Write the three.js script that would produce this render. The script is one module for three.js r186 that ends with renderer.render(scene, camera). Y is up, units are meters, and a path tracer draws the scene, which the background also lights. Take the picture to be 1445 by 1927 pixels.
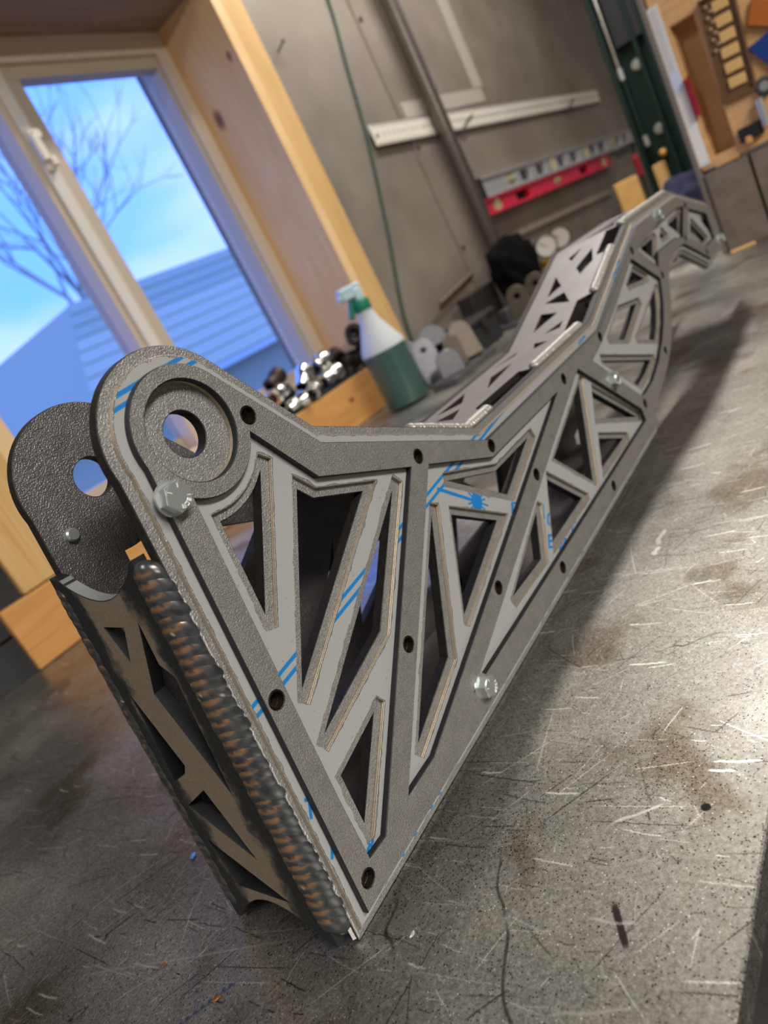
import * as THREE from 'three';
import { RectAreaLightUniformsLib } from 'three/addons/lights/RectAreaLightUniformsLib.js';
import { RoundedBoxGeometry } from 'three/addons/geometries/RoundedBoxGeometry.js';
import { mergeGeometries, mergeVertices, toCreasedNormals } from 'three/addons/utils/BufferGeometryUtils.js';
import { ImprovedNoise } from 'three/addons/math/ImprovedNoise.js';

// ------------------------------------------------------------------ camera, exposure, sky, lights
const scene = new THREE.Scene();
const camera = new THREE.PerspectiveCamera(71.424, 1445 / 1927, 0.02, 100);
camera.position.set(-0.1169, 0.2282, 0.237);
{
  const right = new THREE.Vector3(0.513, -0.45454, 0.72816), up = new THREE.Vector3(0.49645, 0.84913, 0.1803), back = new THREE.Vector3(-0.70026, 0.269, 0.66127);
  camera.quaternion.setFromRotationMatrix(new THREE.Matrix4().makeBasis(right, up, back));
}
camera.focus = 0.31;
camera.userData.fStop = 9;
const renderer = new THREE.WebGLRenderer({ antialias: true });
renderer.toneMapping = THREE.LinearToneMapping;
renderer.toneMappingExposure = 1.0;
renderer.shadowMap.enabled = true;
RectAreaLightUniformsLib.init();

const noise = new ImprovedNoise();
const fbm = (x, y, z, o = 4) => { let s = 0, a = 0.5; for (let i = 0; i < o; i++) { s += a * noise.noise(x, y, z); x *= 2.03; y *= 2.03; a *= 0.5; } return s; };
const clamp = (v, a = 0, b = 1) => Math.min(b, Math.max(a, v));
const smooth = (a, b, v) => { const t = clamp((v - a) / (b - a)); return t * t * (3 - 2 * t); };
const mix3 = (a, b, t) => [a[0] + (b[0] - a[0]) * t, a[1] + (b[1] - a[1]) * t, a[2] + (b[2] - a[2]) * t];
let seed = 7;
const rnd = () => { seed = (seed * 1664525 + 1013904223) >>> 0; return seed / 4294967296; };

{ // sky: cold blue winter air with thin high cloud
  const W = 1024, H = 512, d = new Float32Array(W * H * 4);
  for (let j = 0; j < H; j++) for (let i = 0; i < W; i++) {
    const el = ((j + 0.5) / H - 0.5) * Math.PI, az = ((i + 0.5) / W) * 2 * Math.PI, x = Math.cos(el) * Math.cos(az), y = Math.sin(el), z = Math.cos(el) * Math.sin(az);
    const cloud = smooth(0.02, 0.42, fbm(x * 2.2 + 3, y * 5, z * 2.2 + 9, 5) + 0.16);
    const c = mix3(mix3([0.3, 0.74, 2.6], [0.15, 0.55, 2.4], clamp(y * 1.4)), [0.75, 1.0, 2.6], cloud * 0.75), k = (j * W + i) * 4;
    d[k] = c[0]; d[k + 1] = c[1]; d[k + 2] = c[2]; d[k + 3] = 1;
  }
  const t = new THREE.DataTexture(d, W, H, THREE.RGBAFormat, THREE.FloatType);
  t.mapping = THREE.EquirectangularReflectionMapping; t.magFilter = THREE.LinearFilter; t.needsUpdate = true;
  scene.background = t; scene.backgroundIntensity = 1.0;
}
// ceiling strip lamps: [centre, long side x, width z, intensity, aim]
const LAMPS = [
  [[1.7, 1.43, -0.29], 1.2, 0.11, 54],
  [[-0.1, 1.43, 1.75], 1.3, 0.4, 54],
  [[2.9, 1.43, 0.55], 1.2, 0.24, 8],
  [[-1.3, 1.43, 0.1], 1.0, 0.24, 20],  // unseen lamp, added to brighten the arm's front plate from the left
];
const LAMP_COLOR = [1.0, 0.962, 0.91];

// ------------------------------------------------------------------ naming helpers
const used = new Map();
function numbered(name) { const n = used.get(name) ?? 0; used.set(name, n + 1); return n ? `${name}_${String(n).padStart(3, '0')}` : name; }
function tag(o, label, category, group) { o.userData.label = label; o.userData.category = category; if (group) o.userData.group = group; return o; }
function mesh(name, geometry, material, parent = scene) {
  const m = new THREE.Mesh(Array.isArray(geometry) ? join(geometry) : geometry, material);
  m.name = parent === scene ? numbered(name) : name; m.castShadow = m.receiveShadow = true; parent.add(m); return m;
}
function thing(name, label, category, pos = [0, 0, 0], turn = 0, group) {
  const g = new THREE.Group(); g.name = numbered(name); g.position.set(...pos); g.rotation.y = turn; scene.add(g); return tag(g, label, category, group);
}
function structure(name, geometry, material, parent = scene) { const m = mesh(name, geometry, material, parent); if (parent === scene) m.userData.kind = 'structure'; return m; }
function join(list) { const l = list.map((g) => { g = g.index ? g.toNonIndexed() : g; for (const k of Object.keys(g.attributes)) if (!['position', 'normal', 'uv', 'color'].includes(k)) g.deleteAttribute(k); return g; }); const c = l.every((g) => g.attributes.color); if (!c) l.forEach((g) => g.deleteAttribute('color')); return l.length > 1 ? mergeGeometries(l) : l[0]; }
const boxUV = (g) => { // uv in metres from position and normal
  g = g.index ? g.toNonIndexed() : g; const p = g.attributes.position, n = g.attributes.normal, uv = new Float32Array(p.count * 2);
  for (let i = 0; i < p.count; i++) { const ax = Math.abs(n.getX(i)), ay = Math.abs(n.getY(i)), az = Math.abs(n.getZ(i)), x = p.getX(i), y = p.getY(i), z = p.getZ(i);
    const [u, v] = ay >= ax && ay >= az ? [x, z] : ax >= az ? [z, y] : [x, y]; uv[2 * i] = u; uv[2 * i + 1] = v; }
  g.setAttribute('uv', new THREE.BufferAttribute(uv, 2)); return g;
};
const box = (x0, x1, y0, y1, z0, z1, r = 0.0008) => boxUV(new RoundedBoxGeometry(x1 - x0, y1 - y0, z1 - z0, 1, Math.min(r, (x1 - x0) / 3, (y1 - y0) / 3, (z1 - z0) / 3)).translate((x0 + x1) / 2, (y0 + y1) / 2, (z0 + z1) / 2));
const cyl = (r0, r1, h, seg = 24) => new THREE.CylinderGeometry(r0, r1, h, seg);
const tube = (pts, r, seg = 40, rs = 8) => new THREE.TubeGeometry(new THREE.CatmullRomCurve3(pts.map((p) => new THREE.Vector3(...p))), seg, r, rs);
const lathe = (pts, seg = 32) => new THREE.LatheGeometry(pts.map((p) => new THREE.Vector2(...p)), seg);

// ------------------------------------------------------------------ textures and materials
function tex(W, H, f, srgb = true, rep = [1, 1], mirror = false) {
  const d = new Uint8Array(W * H * 4);
  for (let j = 0; j < H; j++) for (let i = 0; i < W; i++) { const c = f(i / W, j / H, i, j), k = (j * W + i) * 4; if (c.length) { d[k] = clamp(c[0]) * 255; d[k + 1] = clamp(c[1]) * 255; d[k + 2] = clamp(c[2]) * 255; } else d[k] = d[k + 1] = d[k + 2] = clamp(c) * 255; d[k + 3] = 255; }
  return finish(new THREE.DataTexture(d, W, H), srgb, rep, mirror);
}
function finish(t, srgb, rep, mirror) { t.wrapS = t.wrapT = mirror ? THREE.MirroredRepeatWrapping : THREE.RepeatWrapping; t.magFilter = THREE.LinearFilter; t.repeat.set(...rep); if (srgb) t.colorSpace = THREE.SRGBColorSpace; t.needsUpdate = true; return t; }
const S = (hex) => { const c = new THREE.Color(hex); return [c.r, c.g, c.b].map((v) => (v <= 0.0031308 ? v * 12.92 : 1.055 * v ** (1 / 2.4) - 0.055)); };
const std = (o) => new THREE.MeshStandardMaterial(o);

const grit = (() => { // fine grit: blurred white noise, tiles
  const N = 512, a = new Float32Array(N * N), b = new Float32Array(N * N); for (let i = 0; i < N * N; i++) a[i] = rnd();
  for (let j = 0; j < N; j++) for (let i = 0; i < N; i++) { let s = 0; for (let y = -1; y <= 1; y++) for (let x = -1; x <= 1; x++) s += a[((j + y + N) % N) * N + ((i + x + N) % N)]; b[j * N + i] = s / 9; }
  return (u, v) => clamp((b[(((v * N) | 0) + N) % N * N + ((u * N) | 0) % N] - 0.5) * 2.4 + 0.5);
})();
const gritBump = (period) => tex(512, 512, (u, v) => grit(u, v), false, [1 / period, 1 / period]);
const gritMap = (period, a, b, cloud = 0.25) => tex(512, 512, (u, v) => mix3(a, b, clamp(grit(u, v) * (1 - cloud) + cloud * (0.5 + fbm(u * 8, v * 8, 2)))), true, [1 / period, 1 / period], true);

const plateFace = std({ map: gritMap(0.09, [0.44, 0.435, 0.425], [0.64, 0.63, 0.615], 0.3), roughness: 0.46, metalness: 0.35, bumpMap: gritBump(0.085), bumpScale: 0.0003 });
const shadedScaleFace = std({ map: gritMap(0.09, [0.30, 0.295, 0.295], [0.47, 0.46, 0.455], 0.4), roughness: 0.42, metalness: 0.5, bumpMap: gritBump(0.085), bumpScale: 0.0003 });  // far plate: mill scale, darkened further to carry the shade inside the arm
const plateSide = std({ map: gritMap(0.03, [0.15, 0.145, 0.14], [0.29, 0.275, 0.265], 0.5), roughness: 0.5, metalness: 0.6, bumpMap: gritBump(0.04), bumpScale: 0.0001 });  // cut walls: dark oxide plus the openings' shade put into the colour
const coverFace = std({ map: gritMap(0.07, [0.40, 0.392, 0.38], [0.59, 0.58, 0.56], 0.3), roughness: 0.48, metalness: 0.35, bumpMap: gritBump(0.07), bumpScale: 0.00026 });
const coverSide = std({ map: gritMap(0.03, [0.13, 0.13, 0.135], [0.21, 0.21, 0.215], 0.4), roughness: 0.55, metalness: 0.55 });  // oxide on cut edges, blackened further with the shade that falls there
const sheetSide = std({ map: gritMap(0.02, [0.62, 0.56, 0.48], [0.78, 0.72, 0.63], 0.5), roughness: 0.42, metalness: 0.6 });
const zinc = std({ color: 0xc4cac9, roughness: 0.3, metalness: 0.8 });
const chrome = std({ color: 0xd9d8d2, roughness: 0.16, metalness: 1 });
const darkSteel = std({ map: gritMap(0.06, [0.16, 0.155, 0.15], [0.30, 0.285, 0.27], 0.6), roughness: 0.5, metalness: 0.6, bumpMap: gritBump(0.05), bumpScale: 0.0001 });
const blackRubber = std({ color: 0x141416, roughness: 0.75 });
const silverWeld = std({ map: gritMap(0.02, [0.5, 0.49, 0.46], [0.76, 0.75, 0.72], 0.5), roughness: 0.44, metalness: 0.6 });
const brightEdge = std({ map: gritMap(0.01, [0.72, 0.7, 0.67], [0.95, 0.94, 0.92], 0.3), roughness: 0.35, metalness: 0.7 });
const threadSteel = std({ map: gritMap(0.01, [0.3, 0.24, 0.2], [0.5, 0.42, 0.36], 0.5), roughness: 0.35, metalness: 0.85, side: THREE.DoubleSide });

function wood(period, light, dark, knots = [], seedZ = 0, len = 6) { // grain along u; knots in [u, v, size] fractions of the tile
  return tex(1024, 512, (u, v) => {
    let vv = v, k = 0;
    for (const [ku, kv, kr] of knots) { const d = Math.hypot((u - ku) * period[0] / period[1] / 1.7, v - kv) / kr; k = Math.max(k, 1 - smooth(0.25, 1, d)); vv += kr * 0.6 * Math.exp(-d * d * 0.3) * Math.tanh((v - kv) / kr * 2); }
    const ring = fbm(u * 1.6, vv * len, seedZ, 3) * 5, g = 0.5 + 0.5 * Math.sin((ring + vv * 9) * 6.28), fine = fbm(u * 7, v * 150, seedZ + 5, 3);
    const t = clamp(g * 0.2 + fine * 0.7 + 0.3 + fbm(u * 3, v * 4, seedZ + 9, 3) * 0.6);
    return mix3(mix3(light, dark, t), [0.42, 0.22, 0.13], k * 0.8);
  }, true, [1 / period[0], 1 / period[1]]);
}
const pine = (o = {}) => std({ map: wood(o.p ?? [0.9, 0.3], o.l ?? S(0xe3bd84), o.d ?? S(0xb98548), o.k ?? [], o.z ?? 0, o.len ?? 6), roughness: 0.62 });
const pineTrim = pine({ z: 3, l: S(0xd9b67e), d: S(0xba8a4c), p: [0.9, 0.2] });
const pineJamb = pine({ z: 11, l: S(0xe6c596), d: S(0xd4a468), p: [1.0, 0.34], k: [[0.304, 0.18, 0.05], [0.229, 0.48, 0.026]] });
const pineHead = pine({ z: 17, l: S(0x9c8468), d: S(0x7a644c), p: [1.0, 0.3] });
const pineSill = pine({ z: 23, l: S(0xdba561), d: S(0xb1763a), p: [0.9, 0.19], k: [[0.132, 0.29, 0.045]] });
const plywood = pine({ z: 31, l: S(0xdcb07a), d: S(0xc4905a), p: [0.6, 0.4], len: 3 });
const plywoodDark = pine({ z: 37, l: S(0xd2ac82), d: S(0xb8926a), p: [0.6, 0.4], len: 3 });

const T = 0.9; // the table top texture covers 0.9 m
const tableTex = (() => {
  const N = 2048, M = 512, col = new Float32Array(N * N * 3), rough = new Float32Array(N * N);
  const field = (f) => { const a = new Float32Array(M * M); for (let j = 0; j < M; j++) for (let i = 0; i < M; i++) a[j * M + i] = f(i / M, j / M); return (u, v) => { const x = u * M, y = v * M, i = x | 0, j = y | 0, fx = x - i, fy = y - j, i1 = (i + 1) % M, j1 = (j + 1) % M; return (a[j * M + i] * (1 - fx) + a[j * M + i1] * fx) * (1 - fy) + (a[j1 * M + i] * (1 - fx) + a[j1 * M + i1] * fx) * fy; }; };
  const wrapf = (fx, fy, z, o) => field((u, v) => { const q = 0.06, wu = smooth(1 - q, 1, u), wv = smooth(1 - q, 1, v), f = (a, b) => fbm(a * fx, b * fy, z, o); return (f(u, v) * (1 - wu) + f(u - 1, v) * wu) * (1 - wv) + (f(u, v - 1) * (1 - wu) + f(u - 1, v - 1) * wu) * wv; });
  const fBig = wrapf(5, 5, 1.3, 5), fStain = wrapf(11, 9, 7.7, 4), fBrown = wrapf(14, 13, 21, 4), fPit = wrapf(7, 7, 40, 3);
  for (let j = 0; j < N; j++) for (let i = 0; i < N; i++) {
    const u = i / N, v = j / N, big = fBig(u, v), stain = fStain(u, v), speck = rnd(), k = j * N + i;
    let t = 0.4 + big * 0.6 + stain * 0.4; let c = mix3([0.5, 0.49, 0.465], [0.71, 0.695, 0.655], clamp(t));
    c = mix3(c, [0.36, 0.31, 0.235], smooth(0.08, 0.34, fBrown(u, v)) * 0.55);
    const g = (speck - 0.5) * 0.17 + (grit(u * 3.7 % 1, v * 3.7 % 1) - 0.5) * 0.12;
    if (speck > 0.9968) c = [0.95, 0.94, 0.9]; else if (speck < 0.012 + 0.03 * smooth(0.0, 0.3, fPit(u, v))) c = [0.15, 0.14, 0.13];
    col[3 * k] = c[0] + g; col[3 * k + 1] = c[1] + g; col[3 * k + 2] = c[2] + g; rough[k] = 0.42 + big * 0.2 + stain * 0.2 + (speck - 0.5) * 0.1;
  }
  const line = (x, y, a, len, w, c, alpha, wob = 0) => { const n = (len * N * 1.4) | 0; for (let s = 0; s < n; s++) { const t = s / n, f = Math.min(1, 6 * t, 6 * (1 - t)) * alpha * (0.55 + 0.6 * rnd()), px = x + Math.cos(a) * len * t + wob * Math.sin(t * 9), py = y + Math.sin(a) * len * t + wob * Math.cos(t * 7); const rr = Math.ceil(w);
    for (let dy = -rr; dy <= rr; dy++) for (let dx = -rr; dx <= rr; dx++) { const I = (Math.round(px * N) + dx + 4 * N) % N, J = (Math.round(py * N) + dy + 4 * N) % N, k = J * N + I, q = f * clamp(w + 0.6 - Math.hypot(dx, dy)); for (let m = 0; m < 3; m++) col[3 * k + m] += (c[m] - col[3 * k + m]) * clamp(q); rough[k] += (0.3 - rough[k]) * clamp(q) * 0.6; } } };
  for (let s = 0; s < 5200; s++) { const k = rnd(), a = k < 0.42 ? 1.5 + (rnd() - 0.5) * 0.4 : k < 0.62 ? 0.55 + (rnd() - 0.5) * 0.3 : rnd() * 6.28; line(rnd(), rnd(), a, 0.006 + rnd() ** 3 * 0.05, 0.35 + rnd() * 0.2, rnd() < 0.55 ? [0.97, 0.96, 0.93] : [0.14, 0.13, 0.12], 0.22 + rnd() * 0.42, 0.0001); }
  for (let s = 0; s < 260; s++) line(rnd(), rnd(), 1.5 + (rnd() - 0.5) * 0.3, 0.006 + rnd() * 0.02, 0.5 + rnd() * 0.6, [0.98, 0.97, 0.94], 0.65, 0.0002); // bright gouges
  for (let s = 0; s < 40; s++) line(rnd(), rnd(), rnd() * 6.28, 0.008 + rnd() * 0.03, 0.8 + rnd() * 1.2, [0.22, 0.205, 0.19], 0.22, 0.002);
  // marks read off the bench: x, z in metres
  const at = (x, z) => [((x / T) % 1 + 1) % 1, ((z / T) % 1 + 1) % 1];
  const mark = (x0, z0, x1, z1, w, c, al, wob) => { const [a, b] = at(x0, z0); line(a, b, Math.atan2(z1 - z0, x1 - x0), Math.hypot(x1 - x0, z1 - z0) / T, w, c, al, wob); };
  mark(0.036, 0.101, 0.021, 0.110, 2.6, [0.27, 0.24, 0.23], 0.9, 0); mark(0.048, 0.045, 0.02, 0.06, 1.1, [0.25, 0.25, 0.25], 0.4, 0.001); mark(0.02, 0.06, -0.03, 0.09, 1.4, [0.25, 0.25, 0.25], 0.35, 0.002);
  mark(0.07, 0.088, 0.083, 0.108, 1.3, [0.84, 0.83, 0.79], 0.6, 0.0006); mark(0.028, 0.092, 0.03, 0.112, 1.1, [0.8, 0.79, 0.75], 0.5, 0.0006); mark(-0.008, 0.09, 0.002, 0.118, 1.1, [0.8, 0.79, 0.74], 0.5, 0.0005);
  mark(0.283, 0.053, 0.292, 0.053, 3.5, [0.88, 0.87, 0.84], 0.8, 0.001); mark(0.296, 0.052, 0.315, 0.052, 3.5, [0.8, 0.79, 0.75], 0.7, 0.001); mark(0.083, 0.124, 0.084, 0.1245, 4, [0.08, 0.07, 0.07], 1, 0);
  mark(-0.06, -0.16, -0.008, -0.03, 0.9, [0.8, 0.79, 0.75], 0.45, 0.0004); for (let i = 0; i < 9; i++) { mark(-0.062 + 0.003 * i, -0.07 + 0.0018 * i, -0.057 + 0.003 * i, -0.067 + 0.002 * i, 1.5, [0.4, 0.47, 0.6], 0.4, 0.001); mark(-0.022 - 0.003 * i, -0.1 + 0.004 * i, -0.024 - 0.003 * i, -0.098 + 0.004 * i, 1.2, [0.4, 0.47, 0.6], 0.4, 0.001); }
  const pack = (f, srgb) => { const d = new Uint8Array(N * N * 4); for (let k = 0; k < N * N; k++) { f(k, d, 4 * k); d[4 * k + 3] = 255; } return finish(new THREE.DataTexture(d, N, N), srgb, [1 / T, 1 / T], false); };
  return [pack((k, d, q) => { for (let m = 0; m < 3; m++) d[q + m] = clamp(col[3 * k + m]) * 255; }, true), pack((k, d, q) => { d[q] = d[q + 1] = d[q + 2] = clamp(rough[k]) * 255; }, false)];
})();
const tableSteel = std({ map: tableTex[0], roughnessMap: tableTex[1], roughness: 1.05, metalness: 0.9, bumpMap: gritBump(0.07), bumpScale: 0.00002 });
const sheetMap = tex(512, 512, (u, v) => { const t = 0.5 + fbm(u * 4, v * 4, 3, 5) * 0.9 + (grit(u, v) - 0.5) * 0.08; return mix3([0.50, 0.46, 0.42], [0.64, 0.60, 0.555], clamp(t)); }, true, [1 / 1.3, 1 / 1.3], true);
const wallSheet = std({ map: sheetMap, roughness: 0.6, metalness: 0.4, roughnessMap: tex(256, 256, (u, v) => clamp(0.8 + fbm(u * 5, v * 5, 9, 4) * 0.5), false, [1 / 0.9, 1 / 0.9], true) });
const darkSheet = std({ map: gritMap(0.5, [0.16, 0.16, 0.165], [0.24, 0.24, 0.245], 0.8), roughness: 0.6, metalness: 0.3 });
const stripSteel = std({ color: 0xbab2a7, roughness: 0.45, metalness: 0.3 });

// ------------------------------------------------------------------ room
structure('floor', box(-2.3, 4.4, -1.0, -0.9, -1.1, 2.8), std({ map: gritMap(0.8, [0.2, 0.195, 0.19], [0.34, 0.33, 0.32], 0.7), roughness: 0.85 }));
const plaster = std({ map: gritMap(1.2, [0.5, 0.48, 0.45], [0.6, 0.58, 0.55], 0.8), roughness: 0.9 });
structure('ceiling', box(-2.3, 4.4, 1.5, 1.6, -1.1, 2.8), plaster);
structure('wall_left', box(-2.4, -2.3, -1.0, 1.6, -1.1, 2.8), plaster);
structure('wall_right', box(4.4, 4.5, -1.0, 1.6, -1.1, 2.8), plaster);
structure('wall_front', box(-2.4, 4.5, -1.0, 1.6, 2.8, 2.9), plaster);
{ // back wall with the window opening, clad with steel sheets
  const w = new THREE.Group(); w.name = 'wall_back'; w.userData.kind = 'structure'; scene.add(w);
  const core = std({ color: 0x8f867a, roughness: 0.9 });
  for (const b of [[-2.4, 0.33, -1, 1.6], [1.23, 4.5, -1, 1.6], [0.33, 1.23, 0.925, 1.6], [0.33, 1.23, -1, 0.075]]) mesh('wall_core', box(...b, -1.08, -0.79), core, w);
  mesh('steel_sheet', box(1.29, 1.716, -0.3, 1.5, -0.788, -0.7785), wallSheet, w);
  mesh('steel_sheet', box(1.719, 4.4, -0.3, 1.5, -0.788, -0.7755), wallSheet, w);
  mesh('steel_sheet', box(-2.3, 0.25, 0.06, 1.5, -0.788, -0.775), darkSheet, w);
  mesh('steel_sheet', box(-2.3, 0.25, -0.9, 0.056, -0.788, -0.772), darkSheet, w);
  mesh('backing_strip', box(1.745, 2.25, 0.576, 0.618, -0.7755, -0.7735), stripSteel, w);
  mesh('backing_strip', box(2.205, 2.27, 0.62, 1.5, -0.7755, -0.7735), stripSteel, w);
  mesh('backing_strip', box(1.722, 1.75, -0.2, 0.54, -0.7755, -0.7745), wallSheet, w);
  for (const y of [0.5, 0.22, 0.83]) mesh('screw', cyl(0.006, 0.006, 0.003, 12).rotateX(Math.PI / 2).translate(1.735, y, -0.773), darkSteel, w);
}
{ // window trim boards
  const trims = [
    ['trim_1', box(1.21, 1.295, 0.093, 1.3, -0.79, -0.765, 0.002), pineTrim, true],
    ['trim_2', box(0.25, 0.35, 0.096, 1.3, -0.79, -0.765, 0.002), pineTrim, true],
  ];
  for (const [n, g, m] of trims) { const p = g.attributes.position, uv = g.attributes.uv; for (let i = 0; i < p.count; i++) uv.setXY(i, p.getY(i), p.getX(i) + p.getZ(i)); structure(n, g, m); }
  const jamb = (g) => { const p = g.attributes.position, uv = g.attributes.uv; for (let i = 0; i < p.count; i++) uv.setXY(i, 1 - p.getY(i), (p.getZ(i) + 0.95)); return g; };
  structure('trim_3', jamb(box(1.2, 1.228, 0.09, 0.915, -1.02, -0.764, 0.001)), pineJamb);
  structure('trim_4', jamb(box(0.332, 0.36, 0.09, 0.915, -1.02, -0.764, 0.001)), pineJamb);
  structure('trim_5', box(0.332, 1.228, 0.905, 0.935, -1.02, -0.764, 0.001), pineHead);
  structure('trim_6', box(0.21, 1.135, 0.001, 0.094, -0.79, -0.7645, 0.002), pineSill); // sill front board
  structure('trim_7', box(0.36, 1.2, 0.06, 0.094, -1.02, -0.791, 0.002), pineSill);
}
{ // sliding window
  const w = new THREE.Group(); w.name = 'window_1'; w.userData.kind = 'structure'; scene.add(w);
  const vinyl = std({ color: 0xcfc0ac, roughness: 0.5 }), vinylB = std({ color: 0xbcae9c, roughness: 0.5 });
  const Z0 = -1.0, Z1 = -0.927;
  mesh('window_frame', [box(0.36, 1.2, 0.862, 0.905, Z0, Z1), box(0.36, 1.2, 0.094, 0.13, Z0, Z1), box(0.36, 0.4, 0.13, 0.862, Z0, Z1), box(1.165, 1.2, 0.13, 0.862, Z0, Z1)], vinyl, w);
  const sash = (x0, x1, z0, z1) => mesh('window_sash', [box(x0, x1, 0.838, 0.866, z0, z1), box(x0, x1, 0.126, 0.158, z0, z1), box(x0, x0 + 0.032, 0.158, 0.838, z0, z1), box(x1 - 0.024, x1, 0.158, 0.838, z0, z1)], vinylB, w);
  sash(0.79, 1.18, -0.968, -0.938); sash(0.39, 0.772, -0.995, -0.967);
  mesh('window_sash', box(0.742, 0.79, 0.13, 0.862, -0.967, -0.927, 0.003), vinyl, w);
  mesh('meeting_rail', box(0.755, 0.778, 0.14, 0.85, -0.927, -0.919, 0.003), std({ color: 0xd6d3cf, roughness: 0.35 }), w);
  const latch = std({ color: 0xe4dccb, roughness: 0.35 });
  const l = mesh('window_latch', [box(0.757, 0.776, 0.668, 0.742, -0.919, -0.911, 0.003), cyl(0.008, 0.008, 0.012, 16).rotateX(Math.PI / 2).translate(0.767, 0.728, -0.906), box(0.752, 0.764, 0.682, 0.728, -0.91, -0.899, 0.003), box(0.766, 0.779, 0.672, 0.69, -0.911, -0.901, 0.003)], latch, w);
  const glass = new THREE.MeshPhysicalMaterial({ color: 0xffffff, transmission: 1, thickness: 0, roughness: 0, ior: 1.5, specularIntensity: 0.1 });
  mesh('pane', new THREE.PlaneGeometry(0.336, 0.69).translate(0.985, 0.498, -0.953), glass, w);
  mesh('pane', new THREE.PlaneGeometry(0.33, 0.69).translate(0.585, 0.498, -0.98), glass, w);
}
{ // ceiling strip lamps
  const shell = std({ color: 0xdcdcd8, roughness: 0.5 });
  const where = ['over the back of the bench', 'over the middle of the room', 'over the far right corner', 'added at left as unseen fill'];
  LAMPS.forEach(([p, w, d, k], i) => {
    const t = thing('ceiling_light', `long white ceiling strip light ${where[i]}`, 'light', p, 0);
    mesh('housing', box(-w / 2 - 0.02, w / 2 + 0.02, 0.012, 0.07, -d / 2 - 0.015, d / 2 + 0.015), shell, t);
    const e = std({ color: 0xffffff, emissive: new THREE.Color().setRGB(...LAMP_COLOR), emissiveIntensity: 1.2 });
    mesh('lamp_tube', box(-w / 2, w / 2, 0.0, 0.011, -d / 2, d / 2), e, t);
    const L = new THREE.RectAreaLight(new THREE.Color().setRGB(...LAMP_COLOR), k, w, d);
    L.position.set(p[0], p[1] - 0.004, p[2]); L.lookAt(p[0], p[1] - 1, p[2]); scene.add(L);
  });
}
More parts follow.
